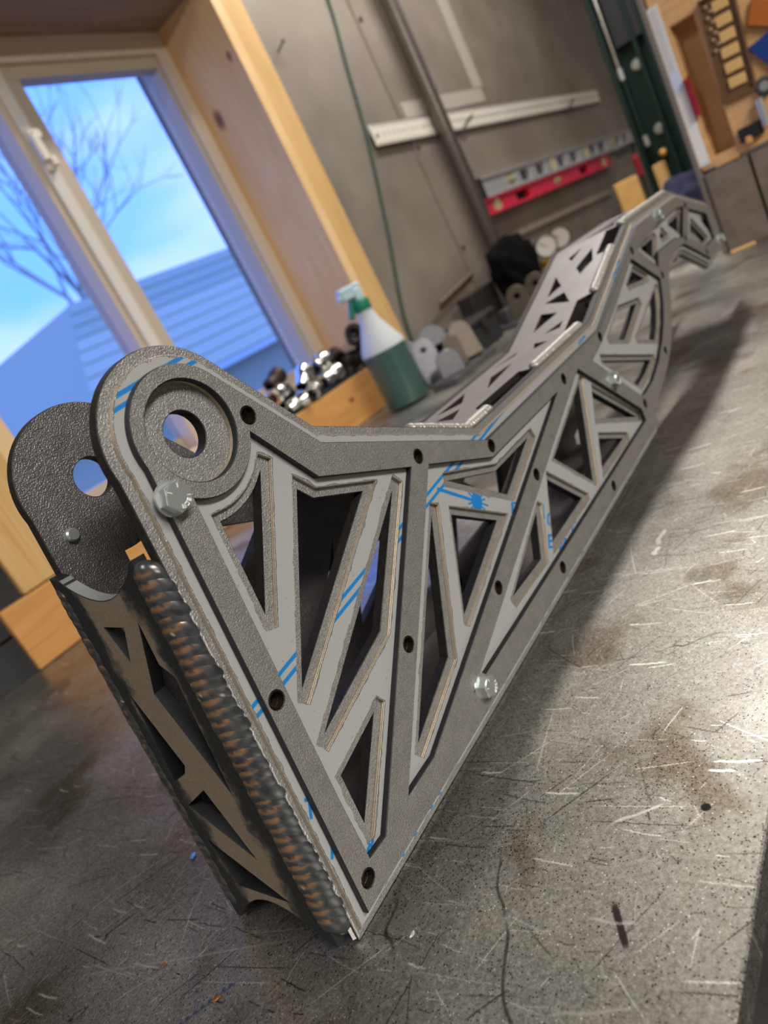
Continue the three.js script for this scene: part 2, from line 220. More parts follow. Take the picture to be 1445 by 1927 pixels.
// ------------------------------------------------------------------ outside: house with shingle roof, bare trees, ground
{
  structure('ground', box(-20, 40, -1.4, -1.2, -60, -1.2), std({ color: 0x8f938c, roughness: 0.95 }));
  const h = thing('house', 'pale house with a low hipped shingle roof seen through the window', 'house', [6, -1.2, -9]);
  const rows = 9, roofA = std({ color: 0xc9c4a6, roughness: 0.8 }), roofB = std({ color: 0xb3b298, roughness: 0.8 });
  const ridgeY = 3.19, eaveY = 1.55, run = 1.5;
  mesh('wall', box(-1.2, 6, 0, 1.7, -3, 1.25), std({ color: 0xbdb79c, roughness: 0.9 }), h);
  for (let r = 0; r < rows; r++) { // stepped courses, cut by the hip at the left
    const t0 = r / rows, t1 = (r + 1) / rows, y0 = eaveY + (ridgeY - eaveY) * t0, y1 = eaveY + (ridgeY - eaveY) * t1, z0 = run * (1 - t0), z1 = run * (1 - t1), l0 = -1.5 + 1.48 * t0, l1 = -1.5 + 1.48 * t1;
    const g = new THREE.BufferGeometry(), v = [[l0, y0 + 0.04, z0 + 0.02], [6.5, y0 + 0.04, z0 + 0.02], [6.5, y1 + 0.02, z1], [l1, y1 + 0.02, z1], [l0, y0, z0], [6.5, y0, z0]];
    g.setAttribute('position', new THREE.Float32BufferAttribute([0, 1, 2, 0, 2, 3, 4, 5, 1, 4, 1, 0].flatMap((k) => v[k]), 3)); g.setAttribute('uv', new THREE.Float32BufferAttribute(new Array(24).fill(0.5), 2)); g.computeVertexNormals();
    mesh('roof_course', g, r > 5 ? roofB : roofA, h);
  }
  const side = new THREE.BufferGeometry(); side.setAttribute('position', new THREE.Float32BufferAttribute([[-1.5, eaveY, -3.4], [-1.5, eaveY, run], [-0.02, ridgeY, 0], [-1.5, eaveY, -3.4], [-0.02, ridgeY, 0], [-0.02, ridgeY, -3], [-0.02, ridgeY, 0], [6.5, ridgeY, 0], [6.5, ridgeY, -3], [-0.02, ridgeY, 0], [6.5, ridgeY, -3], [-0.02, ridgeY, -3]].flat(), 3)); side.computeVertexNormals();
  mesh('roof_hip', side, roofB, h);
  mesh('gutter', box(-1.5, 6.5, eaveY - 0.08, eaveY, run, run + 0.08), std({ color: 0xd8d8d4, roughness: 0.5 }), h);
  const bark = std({ color: 0xb9b09c, roughness: 0.95 });
  const tree = (label, x, z, H, s) => {
    seed = s; const t = thing('bare_tree', label, 'tree', [x, -1.2, z], 0), parts = [[], []];
    const grow = (p, d, len, r, n) => {
      const q = p.clone().addScaledVector(d, len), g = cyl(r * 0.72, r, len, n > 3 ? 7 : 4); g.applyQuaternion(new THREE.Quaternion().setFromUnitVectors(new THREE.Vector3(0, 1, 0), d)); g.translate((p.x + q.x) / 2, (p.y + q.y) / 2, (p.z + q.z) / 2); parts[n > 4 ? 0 : 1].push(g);
      if (n > 0) for (let k = 0, m = n > 4 ? 3 : 2 + (rnd() > 0.4 ? 1 : 0); k < m; k++) grow(q, d.clone().add(new THREE.Vector3(rnd() - 0.5, (rnd() - 0.32) * 0.8, rnd() - 0.5).multiplyScalar(1.25)).normalize(), len * (0.68 + rnd() * 0.2), r * 0.62, n - 1);
    };
    grow(new THREE.Vector3(), new THREE.Vector3((rnd() - 0.5) * 0.1, 1, 0).normalize(), H * 0.28, H * 0.016, 6);
    mesh('trunk', parts[0], bark, t); mesh('branch', parts[1], bark, t).userData.kind = 'stuff';
  };
  tree('bare winter tree left of the house, the nearer one', 9.5, -23, 12, 5);
  tree('bare winter tree rising behind the house roof', 21, -30, 15, 77);
  tree('small bare tree at the far left edge of the window', 4.3, -16.5, 6.4, 31);
}
// ------------------------------------------------------------------ welding table
{
  const t = thing('welding_table', 'large scratched steel welding table that carries the truss arm', 'table');
  const s = new THREE.Shape([[-0.95, -0.148], [3.6, -0.148], [3.6, 0.772], [-0.95, 0.772]].map((p) => new THREE.Vector2(...p)));
  const g = new THREE.ExtrudeGeometry(s, { depth: 0.0094, bevelEnabled: true, bevelThickness: 0.0016, bevelSize: 0.0016, bevelOffset: -0.0016, bevelSegments: 3 }).rotateX(-Math.PI / 2).translate(0, -0.011, 0);
  mesh('tabletop', boxUV(g), tableSteel, t);
  const fr = std({ map: gritMap(0.2, [0.3, 0.27, 0.24], [0.42, 0.385, 0.34], 0.6), roughness: 0.6, metalness: 0.4 });
  mesh('frame_rail', box(-0.9, 3.5, -0.075, -0.0115, 0.03, 0.08, 0.003), fr, t);
  mesh('frame_rail', box(-0.9, 3.5, -0.075, -0.0115, -0.74, -0.69, 0.003), fr, t);
  for (const x of [-0.88, 1.3, 3.45]) for (const z of [0.03, -0.74]) mesh('leg', box(x, x + 0.05, -0.9, -0.075, z, z + 0.05, 0.004), fr, t);
}
// ------------------------------------------------------------------ the truss arm. Plan coordinates a, b in units of 0.75 mm: x along the arm, y up; layers stack along z
const U = 0.00075, V2 = (p) => new THREE.Vector2(p[0] * U, p[1] * U);
const area = (p) => p.reduce((s, a, i) => { const b = p[(i + 1) % p.length]; return s + a[0] * b[1] - b[0] * a[1]; }, 0) / 2;
const ccw = (p) => (area(p) > 0 ? p : [...p].reverse());
function offset(poly, d, limit = 2.4) { // d > 0 grows a polygon; sharp corners are cut off
  const p = ccw(poly), n = p.length, out = [];
  for (let i = 0; i < n; i++) {
    const a = p[(i + n - 1) % n], b = p[i], c = p[(i + 1) % n], l1 = Math.hypot(b[0] - a[0], b[1] - a[1]), l2 = Math.hypot(c[0] - b[0], c[1] - b[1]);
    const n1 = [(b[1] - a[1]) / l1, -(b[0] - a[0]) / l1], n2 = [(c[1] - b[1]) / l2, -(c[0] - b[0]) / l2], k = 1 + n1[0] * n2[0] + n1[1] * n2[1], m = [(n1[0] + n2[0]) / k, (n1[1] + n2[1]) / k], L = Math.hypot(...m);
    if (L <= limit || d < 0) out.push([b[0] + m[0] * d, b[1] + m[1] * d]);
    else { const t1 = [n1[1] * -1, n1[0]], e = 1.25 * d; out.push([b[0] + n1[0] * d + t1[0] * e, b[1] + n1[1] * d + t1[1] * e]); const t2 = [-n2[1], n2[0]]; out.push([b[0] + n2[0] * d - t2[0] * e, b[1] + n2[1] * d - t2[1] * e]); }
  }
  return out;
}
const arc = (cx, cy, r, a0, a1, n) => Array.from({ length: n + 1 }, (_, i) => { const a = ((a0 + (a1 - a0) * i / n) * Math.PI) / 180; return [cx + r * Math.cos(a), cy + r * Math.sin(a)]; });
const EYE = [73, 286];
const baseLine = [[-3.7, 0], [677, 0.5], [684, 22], [723, 27], [769, 36], [811, 51], [848, 69], [876, 90], [899, 112], [920, 130], [936, 137], [975, 142], [1011, 142.5], [1031, 140], [1091, 113], [1151, 85], [1277, 89], [1269, 110], [1267, 175], [1077, 230], [850, 233], [612, 170], [320, 174], [159, 250.5], ...arc(...EYE, 48, 37, 186, 30)];
const toeOut = (k) => baseLine.map((p, i) => (i ? p : [p[0] - k, p[1]])), outerLine = offset(toeOut(4), -12.3), spacerLine = offset(toeOut(3), -6.3);
const openings = [
  [...arc(...EYE, 50, -51, -101, 10), [56.7, 181.5]], [[121.5, 224.8], [129.5, 214.3], [169.9, 196.8], [51.9, 133.6]], [[196.3, 183.2], [123.8, 119], [48.4, 103.3]], [[85.9, 85], [43.3, 76.6], [39.5, 43.9]],
  [[221.1, 148.1], [166.4, 63], [104.6, 43.2]], [[256, 158.2], [320.1, 132.5], [388.1, 130.9], [321.3, 110]], [[242.1, 135.8], [291, 101.9], [203.2, 73.7]], [[349.7, 75.2], [325.7, 42.5], [266.2, 45]],
  [[389.8, 86.6], [435.2, 41.8], [355, 42.2]], [[527.5, 127.6], [471.1, 41.9], [417.8, 95.3]], [[549.5, 109.1], [634.5, 40.5], [530.3, 86]], [[519.9, 66.4], [577.2, 39.5], [500.9, 41.8]],
  [[602.6, 124.8], [743.9, 71.8], [710, 67], [673.7, 65.4]], [[700.2, 152.4], [769.8, 140.8], [688.5, 120.3], [641, 136.8]], [[852.7, 134], [834.1, 114.2], [809.4, 96.9], [783.9, 85.6], [723.3, 107.9]],
  [[797.4, 176.2], [830.3, 157.2], [760.6, 167.1]], [[922.3, 190.9], [893.3, 170.4], [859.6, 191.6]], [[1075.6, 190.8], [1048.7, 171.3], [1013.7, 190.4]], [[966.3, 189.7], [978.3, 180.5], [954.5, 183.2]],
  [[1132.8, 168.2], [1188.5, 126.5], [1157.5, 127.8], [1101, 150.4]], [[1198.4, 156.8], [1233.4, 150.8], [1219.3, 133.4]],
].map(ccw);
const windows = [
  [...arc(...EYE, 36.6, -27, -126, 22), [28.9, 70.8], [25.7, 32.9], [42, 31.7], [216.2, 188.9], [134.6, 224.6]], [[235.3, 181.1], [313.9, 147.1], [462.3, 143.8], [104.3, 32.7], [70.6, 33.3]],
  [[522.6, 143.8], [638.5, 46.1], [637.7, 32.5], [163.1, 32.7]], [[564, 137.5], [600.2, 142.8], [677.3, 160.7], [788.2, 192.3], [869.1, 143.3], [848.3, 118.9], [818.3, 96.7], [789, 81.7], [747.4, 66.1], [702.9, 56.9], [664.3, 55.5], [653.6, 57.5]],
  [[824.2, 196.5], [920, 203], [1055.6, 203.5], [1096.1, 198.4], [1035.7, 161.8], [1000.9, 170], [899.3, 173.8], [877.7, 157.2]], [[1118.6, 190.2], [1215.6, 161.3], [1214.5, 119.7], [1148.7, 119.8], [1063.5, 153.7]],
].map(ccw);
const tapped = [[110.3, 277.7], [29.3, 144.4], [17.7, 26], [228.6, 191.3], [319, 155.3], [363.8, 104.5], [243.5, 67.8], [132.1, 100.7], [484.3, 148.2], [493, 22.3], [338.8, 23.3], [653.5, 47.3], [784.9, 67.5], [605, 150.5], [800.8, 200.2], [1108, 197.5], [1048, 158], [1139, 112.8], [881.8, 144.5]];
const bolts = [[39.6, 263], [175, 29.5], [588, 104], [945, 214.5], [1238, 110]];
function plate(line, holes, circles, depth, bevel = 0.0003) { // built in plan units, then scaled
  const P = (p) => new THREE.Vector2(p[0], p[1]), s = new THREE.Shape(ccw(line).map(P)), b = bevel / U; for (const h of holes) s.holes.push(new THREE.Path([...h].reverse().map(P)));
  for (const [x, y, r, n] of circles) s.holes.push(new THREE.Path(arc(x, y, r, 5.3, 5.3 - 360 + 360 / (n ?? 14), (n ?? 14) - 1).map(P)));
  const g = new THREE.ExtrudeGeometry(s, { depth: depth / U - 2 * b, bevelEnabled: bevel > 0, bevelThickness: b, bevelSize: b, bevelOffset: -b, bevelSegments: 1, curveSegments: 24 }).translate(0, 0, b).scale(U, U, U), uv = g.attributes.uv;
  for (let i = 0; i < uv.array.length; i++) uv.array[i] *= U;
  return g;
}
const holeCircles = tapped.map(([x, y]) => [x, y, 5.2]);
const filmGrow = openings.map((o) => offset(o, 5.8));
{
  const arm = thing('truss_arm', 'long welded steel box arm with truss cut-outs lying along the table', 'arm');
  const H = 8 * U; // 6 mm plate
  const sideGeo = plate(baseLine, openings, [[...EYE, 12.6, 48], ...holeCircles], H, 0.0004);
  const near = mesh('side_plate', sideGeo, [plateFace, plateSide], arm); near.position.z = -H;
  const far = mesh('side_plate', sideGeo, [shadedScaleFace, plateSide], arm); far.position.z = -113 * U;
  // two thin sheets sandwiched between side plate and cover, the upper one still in its printed protective film
  const spGeo = plate(spacerLine, filmGrow, [[...EYE, 27.6, 64], ...holeCircles], 0.00105, 0.0001), spGeo2 = plate(spacerLine, filmGrow, [[...EYE, 27.6, 64], ...holeCircles], 0.0009, 0.0001);
  const sp1 = mesh('spacer_sheet', spGeo, [plateFace, sheetSide], arm); sp1.position.z = 0.00005;
  const sp2 = mesh('spacer_sheet', spGeo2, [plateFace, sheetSide], arm); sp2.position.z = 0.00125;
  { // film, melted back from the cut edges
    seed = 99; const ragged = (poly, grow) => { const p = offset(poly, grow), out = []; for (let i = 0; i < p.length; i++) { const a = p[i], b = p[(i + 1) % p.length], L = Math.hypot(b[0] - a[0], b[1] - a[1]), n = Math.max(1, Math.round(L / 1.6)), nx = (b[1] - a[1]) / L, ny = -(b[0] - a[0]) / L; for (let k = 0; k < n; k++) { const t = k / n, burst = Math.max(0, fbm(a[0] * 0.3 + L * t * 0.11, a[1] * 0.3, 4.4, 3)) * 3.2, w = Math.sign(grow) * (burst + rnd() * 0.35); out.push([a[0] + (b[0] - a[0]) * t + nx * w, a[1] + (b[1] - a[1]) * t + ny * w]); } } return out; };
    const F = plate(ragged(spacerLine, -0.5), openings.map((o) => ragged(offset(o, 5.8), 0.5)), [[...EYE, 28.6, 64], ...tapped.map(([x, y]) => [x, y, 6])], 0.0002, 0);
    const W = 2048, Hh = 906, cv = document.createElement('canvas'); cv.width = W; cv.height = Hh; const c = cv.getContext('2d'), k = W / 780, X = (a) => (a + 10) * k, Y = (b) => Hh - (b + 5) * k;
    c.fillStyle = '#9c9c9a'; c.fillRect(0, 0, W, Hh);
    seed = 12; for (let i = 0; i < 1500; i++) { c.fillStyle = rnd() > 0.5 ? 'rgba(120,116,110,0.35)' : 'rgba(60,55,50,0.35)'; c.fillRect(rnd() * W, rnd() * Hh, 1 + rnd() * 2, 1 + rnd() * 2); }
    const blue = '#1573b8'; c.strokeStyle = c.fillStyle = blue;
    const stroke = (x0, y0, x1, y1, w) => { c.lineWidth = w * k; c.beginPath(); c.moveTo(X(x0), Y(y0)); c.lineTo(X(x1), Y(y1)); c.stroke(); };
    for (const b of [148.4, 142.8, 314.9, 309.6]) stroke(-10, b - 0.6, b > 200 ? 200 : 430, b + 0.067 * (b > 200 ? 200 : 430), 2.3);
    for (const [x, y] of [[715, 190.6], [737, 197.9], [557, 160.5]]) { stroke(x, y, x + 24, y + 1.4, 2.4); stroke(x + 3, y - 5, x + 27, y - 3.6, 2.4); }
    const glyph = (ch, o, br, tl) => { const f = 200, cap = f * 0.73, wd = f * 0.6; c.setTransform((X(br[0]) - X(o[0])) / wd, (Y(br[1]) - Y(o[1])) / wd, -(X(tl[0]) - X(o[0])) / cap, -(Y(tl[1]) - Y(o[1])) / cap, X(o[0]), Y(o[1])); c.font = `bold ${f}px sans-serif`; c.fillText(ch, 0, 0); c.setTransform(1, 0, 0, 1, 0, 0); };
    glyph('T', [8, 80], [14.5, 75], [14, 90]); glyph('K', [6.5, 52], [13, 47], [12, 59]); glyph('8', [27, 31.5], [33.5, 26], [33, 40]); glyph('C', [48.5, 36], [56, 29], [56, 46]); glyph('D', [308.1, 97.6], [320, 92], [315, 105]);
    glyph('I', [351, 67], [355, 64.5], [360, 77]); glyph('O', [351, 60], [361, 54], [360, 69]); glyph('E', [336.8, 45.2], [347, 39], [345.5, 55]); glyph('R', [350, 31], [357, 26.5], [357, 40]); glyph('A', [357, 29.7], [367, 24], [366, 38]); glyph('C', [383, 32], [392, 27], [393, 40]);
    for (const [x, y] of [[95.7, 8.3], [84.8, 8.2], [63.5, 8], [47.9, 8.4], [389, 7.6]]) stroke(x - 1.5, y + 1, x + 1.5, y - 1, 2.2);
    { // sunburst beside the slanting line
      const o = [274, 129]; stroke(237, 161, o[0], o[1], 2.6);
      for (let i = 0; i < 16; i++) { const a = (i * 22.5 * Math.PI) / 180 - 0.75, L = i % 2 ? 12 : 15; stroke(o[0], o[1], o[0] + Math.cos(a) * L, o[1] + Math.sin(a) * L, 1.5); }
      c.beginPath(); c.arc(X(o[0]), Y(o[1]), 7 * k, 0, 7); c.fill();
    }
    const ft = new THREE.CanvasTexture(cv); ft.colorSpace = THREE.SRGBColorSpace; ft.wrapS = ft.wrapT = THREE.ClampToEdgeWrapping; ft.magFilter = THREE.LinearFilter;
    const p = F.attributes.position, uv = F.attributes.uv; for (let i = 0; i < p.count; i++) uv.setXY(i, (p.getX(i) / U + 10) / 780, (p.getY(i) / U + 5) / (Hh / k));
    const film = mesh('protective_film', F, [new THREE.MeshPhysicalMaterial({ map: ft, roughness: 0.42, metalness: 0 }), std({ color: 0x3a322b, roughness: 0.6 })], sp2); film.position.z = 0.0009; film.userData.label = 'pale protective film with blue print';
  }
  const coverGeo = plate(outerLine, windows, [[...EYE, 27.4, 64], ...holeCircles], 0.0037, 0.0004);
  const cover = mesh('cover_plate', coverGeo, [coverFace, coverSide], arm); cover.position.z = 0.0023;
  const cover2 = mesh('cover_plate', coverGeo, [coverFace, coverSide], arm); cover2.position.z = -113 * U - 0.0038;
  { // tapped holes: a saw-tooth liner
    const pts = []; for (let i = 0; i <= 14; i++) pts.push([(i % 2 ? 5.25 : 4.5) * U, -H + i * ((0.0058 + H) / 14)]);
    const lin = lathe(pts, 20).rotateX(Math.PI / 2).scale(1, 1, 1);
    for (const [x, y] of tapped) { const m = mesh('thread', lin, threadSteel, arm); m.position.set(x * U, y * U, 0); }
  }
  { // hex bolts
    const hex = new THREE.Shape(Array.from({ length: 6 }, (_, i) => new THREE.Vector2(Math.cos((i * Math.PI) / 3) * 8.5 * U, Math.sin((i * Math.PI) / 3) * 8.5 * U)));
    const head = new THREE.ExtrudeGeometry(hex, { depth: 0.0046, bevelEnabled: true, bevelThickness: 0.0002, bevelSize: 0.0002, bevelOffset: -0.0002, bevelSegments: 2 }).translate(0, 0, 0.001);
    const chamfer = cyl(6.8 * U, 7.3 * U, 0.0004, 48).rotateX(Math.PI / 2).translate(0, 0, 0.006), washer = cyl(8.9 * U, 9.3 * U, 0.0008, 48).rotateX(Math.PI / 2).translate(0, 0, 0.0004), shank = cyl(5 * U, 5 * U, 120 * U + 0.004, 16).rotateX(Math.PI / 2).translate(0, 0, -60 * U - 0.004);
    const turn = [0.1, 0.5, 0.2, 0, 0.9];
    bolts.forEach(([x, y], i) => {
      const b = new THREE.Group(); b.name = 'bolt'; b.position.set(x * U, y * U, 0.006); b.rotation.z = turn[i]; arm.add(b);
      mesh('bolt_head', [head.clone(), chamfer.clone()], zinc, b); mesh('washer_face', washer.clone(), zinc, b);
      const tip = mesh('bolt_tip', [cyl(4.2 * U, 4.2 * U, 0.006, 20).rotateX(Math.PI / 2).translate(0, 0, -105 * U - 0.0065), cyl(3.3 * U, 4.2 * U, 0.001, 20).rotateX(Math.PI / 2).translate(0, 0, -105 * U - 0.003)], zinc, b);
      // stamped maker's marks round the head
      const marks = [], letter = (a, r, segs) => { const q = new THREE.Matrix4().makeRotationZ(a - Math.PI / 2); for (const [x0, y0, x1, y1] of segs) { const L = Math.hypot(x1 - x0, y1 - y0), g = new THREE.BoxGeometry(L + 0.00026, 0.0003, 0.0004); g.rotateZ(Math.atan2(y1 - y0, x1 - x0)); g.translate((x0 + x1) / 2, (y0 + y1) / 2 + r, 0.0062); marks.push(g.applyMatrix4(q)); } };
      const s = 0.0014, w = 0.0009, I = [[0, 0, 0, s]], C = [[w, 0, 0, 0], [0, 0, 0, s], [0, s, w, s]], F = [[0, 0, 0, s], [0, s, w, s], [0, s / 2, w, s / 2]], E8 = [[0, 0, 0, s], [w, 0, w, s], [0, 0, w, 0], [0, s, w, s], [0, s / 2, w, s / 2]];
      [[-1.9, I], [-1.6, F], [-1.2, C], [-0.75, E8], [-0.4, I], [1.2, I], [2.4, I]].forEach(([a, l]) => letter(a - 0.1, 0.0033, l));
      mesh('stamp', marks, std({ color: 0xf1f2ee, roughness: 0.35, metalness: 0.2 }), b);  // whitish colour paints the light caught on the mark edges
    });
  }
  // weld beads: overlapping scales laid along a path
  function bead(name, path, normal, rw, rh, pitch, mat, tint) {
    const c = new THREE.CurvePath(); for (let i = 0; i + 1 < path.length; i++) c.add(new THREE.LineCurve3(new THREE.Vector3(...path[i]), new THREE.Vector3(...path[i + 1])));
    const L = c.getLength(), n = Math.max(2, Math.round(L / pitch)), list = [];
    for (let k = 0; k <= n; k++) {
      const P = c.getPointAt(k / n), Tn = c.getTangentAt(Math.min(0.999, Math.max(0.001, k / n))), N = new THREE.Vector3(...normal).normalize(); N.addScaledVector(Tn, -N.dot(Tn)).normalize(); const B = new THREE.Vector3().crossVectors(Tn, N);
      const e = tint ? 1 + (rnd() - 0.5) * 0.12 : 1 + (rnd() - 0.5) * 0.16, lift = tint ? -0.36 : -0.55;
      const g = new THREE.SphereGeometry(1, tint ? 36 : 18, tint ? 24 : 12), p = g.attributes.position, col = new Float32Array(p.count * 3);
      for (let i = 0; i < p.count; i++) {
        const x = p.getX(i), y = p.getY(i), z = p.getZ(i); // x across, y along the run, z out
        if (tint) { const f = fbm(x * 3 + k * 1.7, y * 3, k * 0.31, 3), q = smooth(-0.78, -0.68, y + f * 0.2) * smooth(-0.5, -0.6, y + f * 0.2) * smooth(-0.75, -0.1, x + f), base = mix3([0.045, 0.05, 0.055], [0.115, 0.12, 0.125], clamp(0.5 + f * 1.6)); let cc = mix3(base, [0.36, 0.2, 0.1], q * 0.95); if (fbm(x * 9 + k * 3.1, y * 9, 5, 2) > 0.36) cc = [0.7, 0.68, 0.64]; col.set(cc, 3 * i); } else col.set([1, 1, 1], 3 * i);
      }
      if (tint) g.setAttribute('color', new THREE.BufferAttribute(col, 3));
      g.scale(rw * e, pitch * (tint ? 2.15 : 1.25), rh * e); g.rotateX(lift); g.applyMatrix4(new THREE.Matrix4().makeBasis(B, Tn, N).setPosition(P)); list.push(g);
    }
    return mesh(name, list, mat, arm);
  }
  const bronzed = std({ vertexColors: true, roughness: 0.27, metalness: 0.6 });
  const edge = (s, out = 0) => [(-3.7 + 0.102 * s - out) * U, s * 0.9948 * U]; // point on the front edge at distance s from the toe
  seed = 4;
  bead('weld_bead', [[...edge(232, 1.5), -9.6 * U], [...edge(15, 1.5), -9.6 * U]], [-1, 0.1, 0.4], 10.2 * U, 6.8 * U, 6.2 * U, bronzed, true);
  bead('weld_bead', [[...edge(232, 1), -102 * U], [...edge(15, 1), -102 * U]], [-1, 0.1, -0.4], 10 * U, 6.8 * U, 6.2 * U, bronzed, true);
  mesh('weld_bead', (() => { const g = new THREE.SphereGeometry(1, 24, 16).scale(6 * U, 6.5 * U, 8.5 * U); return g.translate(edge(236, 2)[0], edge(236)[1], -9.5 * U); })(), silverWeld, arm).userData.label = 'bright start of the weld';
  { // bright ground line along the weld toe on the near side plate
    seed = 21; const v = [], n = 170; let prev = null;
    for (let i = 0; i <= n; i++) { const s = 2 + (228 * i) / n, w = 1.1 + 0.9 * Math.abs(Math.sin(i * 1.9)) * rnd() + rnd() * 0.5, a = [edge(s, 1.5)[0], edge(s)[1]], b = [edge(s)[0] + w * U, edge(s)[1]]; if (prev) { const [A, B] = prev, z = 0.0002, zb = -0.002; v.push(...A, zb, ...B, z, ...a, zb, ...B, z, ...b, z, ...a, zb); } prev = [a, b]; }
    const g = new THREE.BufferGeometry(); g.setAttribute('position', new THREE.Float32BufferAttribute(v, 3)); g.computeVertexNormals(); g.setAttribute('uv', new THREE.Float32BufferAttribute(v.filter((_, i) => i % 3 < 2), 2));
    mesh('weld_toe', g, std({ ...{ color: 0xe8e4de, roughness: 0.4, metalness: 0.5, side: THREE.DoubleSide } }), arm);
  }
  { // front plate in the plane of the front edges, heat tinted beside the welds; coordinates: distance up the edge, z
    const out = [[2, -9], [3, -14], ...Array.from({ length: 15 }, (_, i) => [4 + 20 * Math.sin((Math.PI * i) / 14) ** 0.8, -17 - (79 * i) / 14]), [2, -99], [2, -104], [249, -104], [247, -97], ...Array.from({ length: 15 }, (_, i) => [246 - 17 * Math.sin((Math.PI * i) / 14) ** 0.8, -94 + (80 * i) / 14]), [247, -10]];
    const cuts = [[[214, -72], [212, -51], [191, -64]], [[214, -34], [188, -36], [180, -27], [146, -30], [103, -33], [170, -57]], [[171, -85], [121, -67], [115, -72], [108, -89], [147, -85]], [[104, -61], [57, -44], [90, -89]], [[66, -90], [28, -34], [31, -81]]];
    const s = new THREE.Shape(ccw(out).map(V2)); for (const h of cuts) s.holes.push(new THREE.Path(ccw(h).reverse().map(V2)));
    const g = new THREE.ExtrudeGeometry(s, { depth: 7.4 * U, bevelEnabled: true, bevelThickness: 0.3 * U, bevelSize: 0.3 * U, bevelOffset: -0.3 * U, bevelSegments: 1 }).translate(0, 0, 0.3 * U);
    const e = new THREE.Vector3(0.1018, 0.9948, 0), z = new THREE.Vector3(0, 0, 1), nrm = new THREE.Vector3().crossVectors(e, z).negate(); // nrm points at the camera side
    const m = new THREE.Matrix4().makeBasis(e, z, nrm.clone()); m.setPosition(-3.7 * U, 0, 0);
    const tint = tex(256, 512, (u, v) => { const zz = -v * 113, f = fbm(u * 9, v * 5, 3, 4) * 16 + fbm(u * 60, v * 30, 8, 3) * 5, d = Math.min(zz + 113, -zz) + f, t = smooth(24, 36, d), gr = (grit(u * 2 % 1, v) - 0.5) * 0.1; const c = mix3([0.2, 0.205, 0.21], [0.6, 0.535, 0.465], t); return [c[0] + gr, c[1] + gr, c[2] + gr]; }, true, [1, 1]);
    const p = g.attributes.position, uv = g.attributes.uv, front = []; for (let i = 0; i < p.count; i++) uv.setXY(i, p.getX(i) / U / 250, -p.getY(i) / U / 113);
    if (m.determinant() < 0) { const idx = g.index; if (!idx) for (const k of ['position', 'normal', 'uv']) { const a = g.attributes[k], sz = a.itemSize; for (let i = 0; i < a.count; i += 3) for (let q = 0; q < sz; q++) { const t = a.array[(i + 1) * sz + q]; a.array[(i + 1) * sz + q] = a.array[(i + 2) * sz + q]; a.array[(i + 2) * sz + q] = t; } } }
    g.applyMatrix4(m); g.computeVertexNormals();
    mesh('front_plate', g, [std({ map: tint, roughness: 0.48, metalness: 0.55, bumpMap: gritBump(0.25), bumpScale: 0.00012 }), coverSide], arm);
    { // ground lip of the scallop at the top
      const v = [], pt = (i, d) => { const a = 246 - 17 * Math.sin((Math.PI * i) / 24) ** 0.8 + 0.25, zz = -94 + (80 * i) / 24, P = new THREE.Vector3(-3.7 * U, 0, 0).addScaledVector(e, a * U).addScaledVector(nrm, d * U); P.z = zz * U; return P.toArray(); };
      for (let i = 0; i < 24; i++) v.push(...pt(i, 0.3), ...pt(i + 1, 0.3), ...pt(i, 7.7), ...pt(i + 1, 0.3), ...pt(i + 1, 7.7), ...pt(i, 7.7));
      const l = new THREE.BufferGeometry(); l.setAttribute('position', new THREE.Float32BufferAttribute(v, 3)); l.setAttribute('uv', new THREE.Float32BufferAttribute(v.filter((_, i) => i % 3 < 2), 2)); l.computeVertexNormals();
      mesh('ground_lip', mergeVertices(l), std({ color: 0xa7aaac, roughness: 0.35, metalness: 0.7, side: THREE.DoubleSide }), arm);
    }
  }
  // top plate, in four bent flats with cut-outs and notches; coordinates: distance along, z
  function flat(name, a, b, out, cuts, th, drop = 0) {
    const L = Math.hypot(b[0] - a[0], b[1] - a[1]), e = new THREE.Vector3((b[0] - a[0]) / L, (b[1] - a[1]) / L, 0), z = new THREE.Vector3(0, 0, 1), n = new THREE.Vector3(-e.y, e.x, 0);
    const s = new THREE.Shape(ccw(out).map(V2)); for (const h of cuts) s.holes.push(new THREE.Path(ccw(h).reverse().map(V2)));
    const g = new THREE.ExtrudeGeometry(s, { depth: th * U, bevelEnabled: false }).toNonIndexed();
    // local (x, y, z) -> along, across, down from the surface: right-handed
    g.applyMatrix4(new THREE.Matrix4().makeBasis(e, z, n.clone().negate()).setPosition(a[0] * U + n.x * -drop * U, a[1] * U + n.y * -drop * U, 0)); g.computeVertexNormals();
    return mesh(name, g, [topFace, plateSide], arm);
  }
  const topFace = std({ map: gritMap(0.2, [0.5, 0.48, 0.48], [0.6, 0.575, 0.57], 0.5), roughness: 0.46, metalness: 0.6 });
  const A = [159, 250.5], B = [320, 174], C = [612, 170], D = [850, 233], E = [1077, 230], F = [1267, 175];
  flat('top_plate', A, B, [[12, -9], [178, -9], [178, -104], [12, -104]], [], 6, 0.6);
  flat('top_plate', B, C, [[0, -9], [36, -9], [66, -34], [160, -31], [150, -9], [292, -9], [292, -104], [0, -104]], [[[88, -93], [147, -90], [107, -72]], [[66, -81], [85, -62], [52, -52]], [[131, -54], [182, -75], [219, -65]], [[222, -93], [270, -82], [256, -78]], [[285, -66], [268, -41], [252, -53]]], 6, 0.6);
  flat('top_plate', C, D, [[0, -30], [66, -30], [72, -9], [174, -9], [180, -30], [246, -30], [246, -104], [0, -104]], [[[68, -79], [55, -53], [26, -78]], [[11, -60], [28, -39], [13, -39]], [[111, -82], [165, -84], [129, -67]], [[95, -82], [106, -57], [71, -41]], [[209, -76], [227, -60], [195, -69]], [[166, -55], [209, -42], [167, -32], [141, -44]]], 6, 0.6);
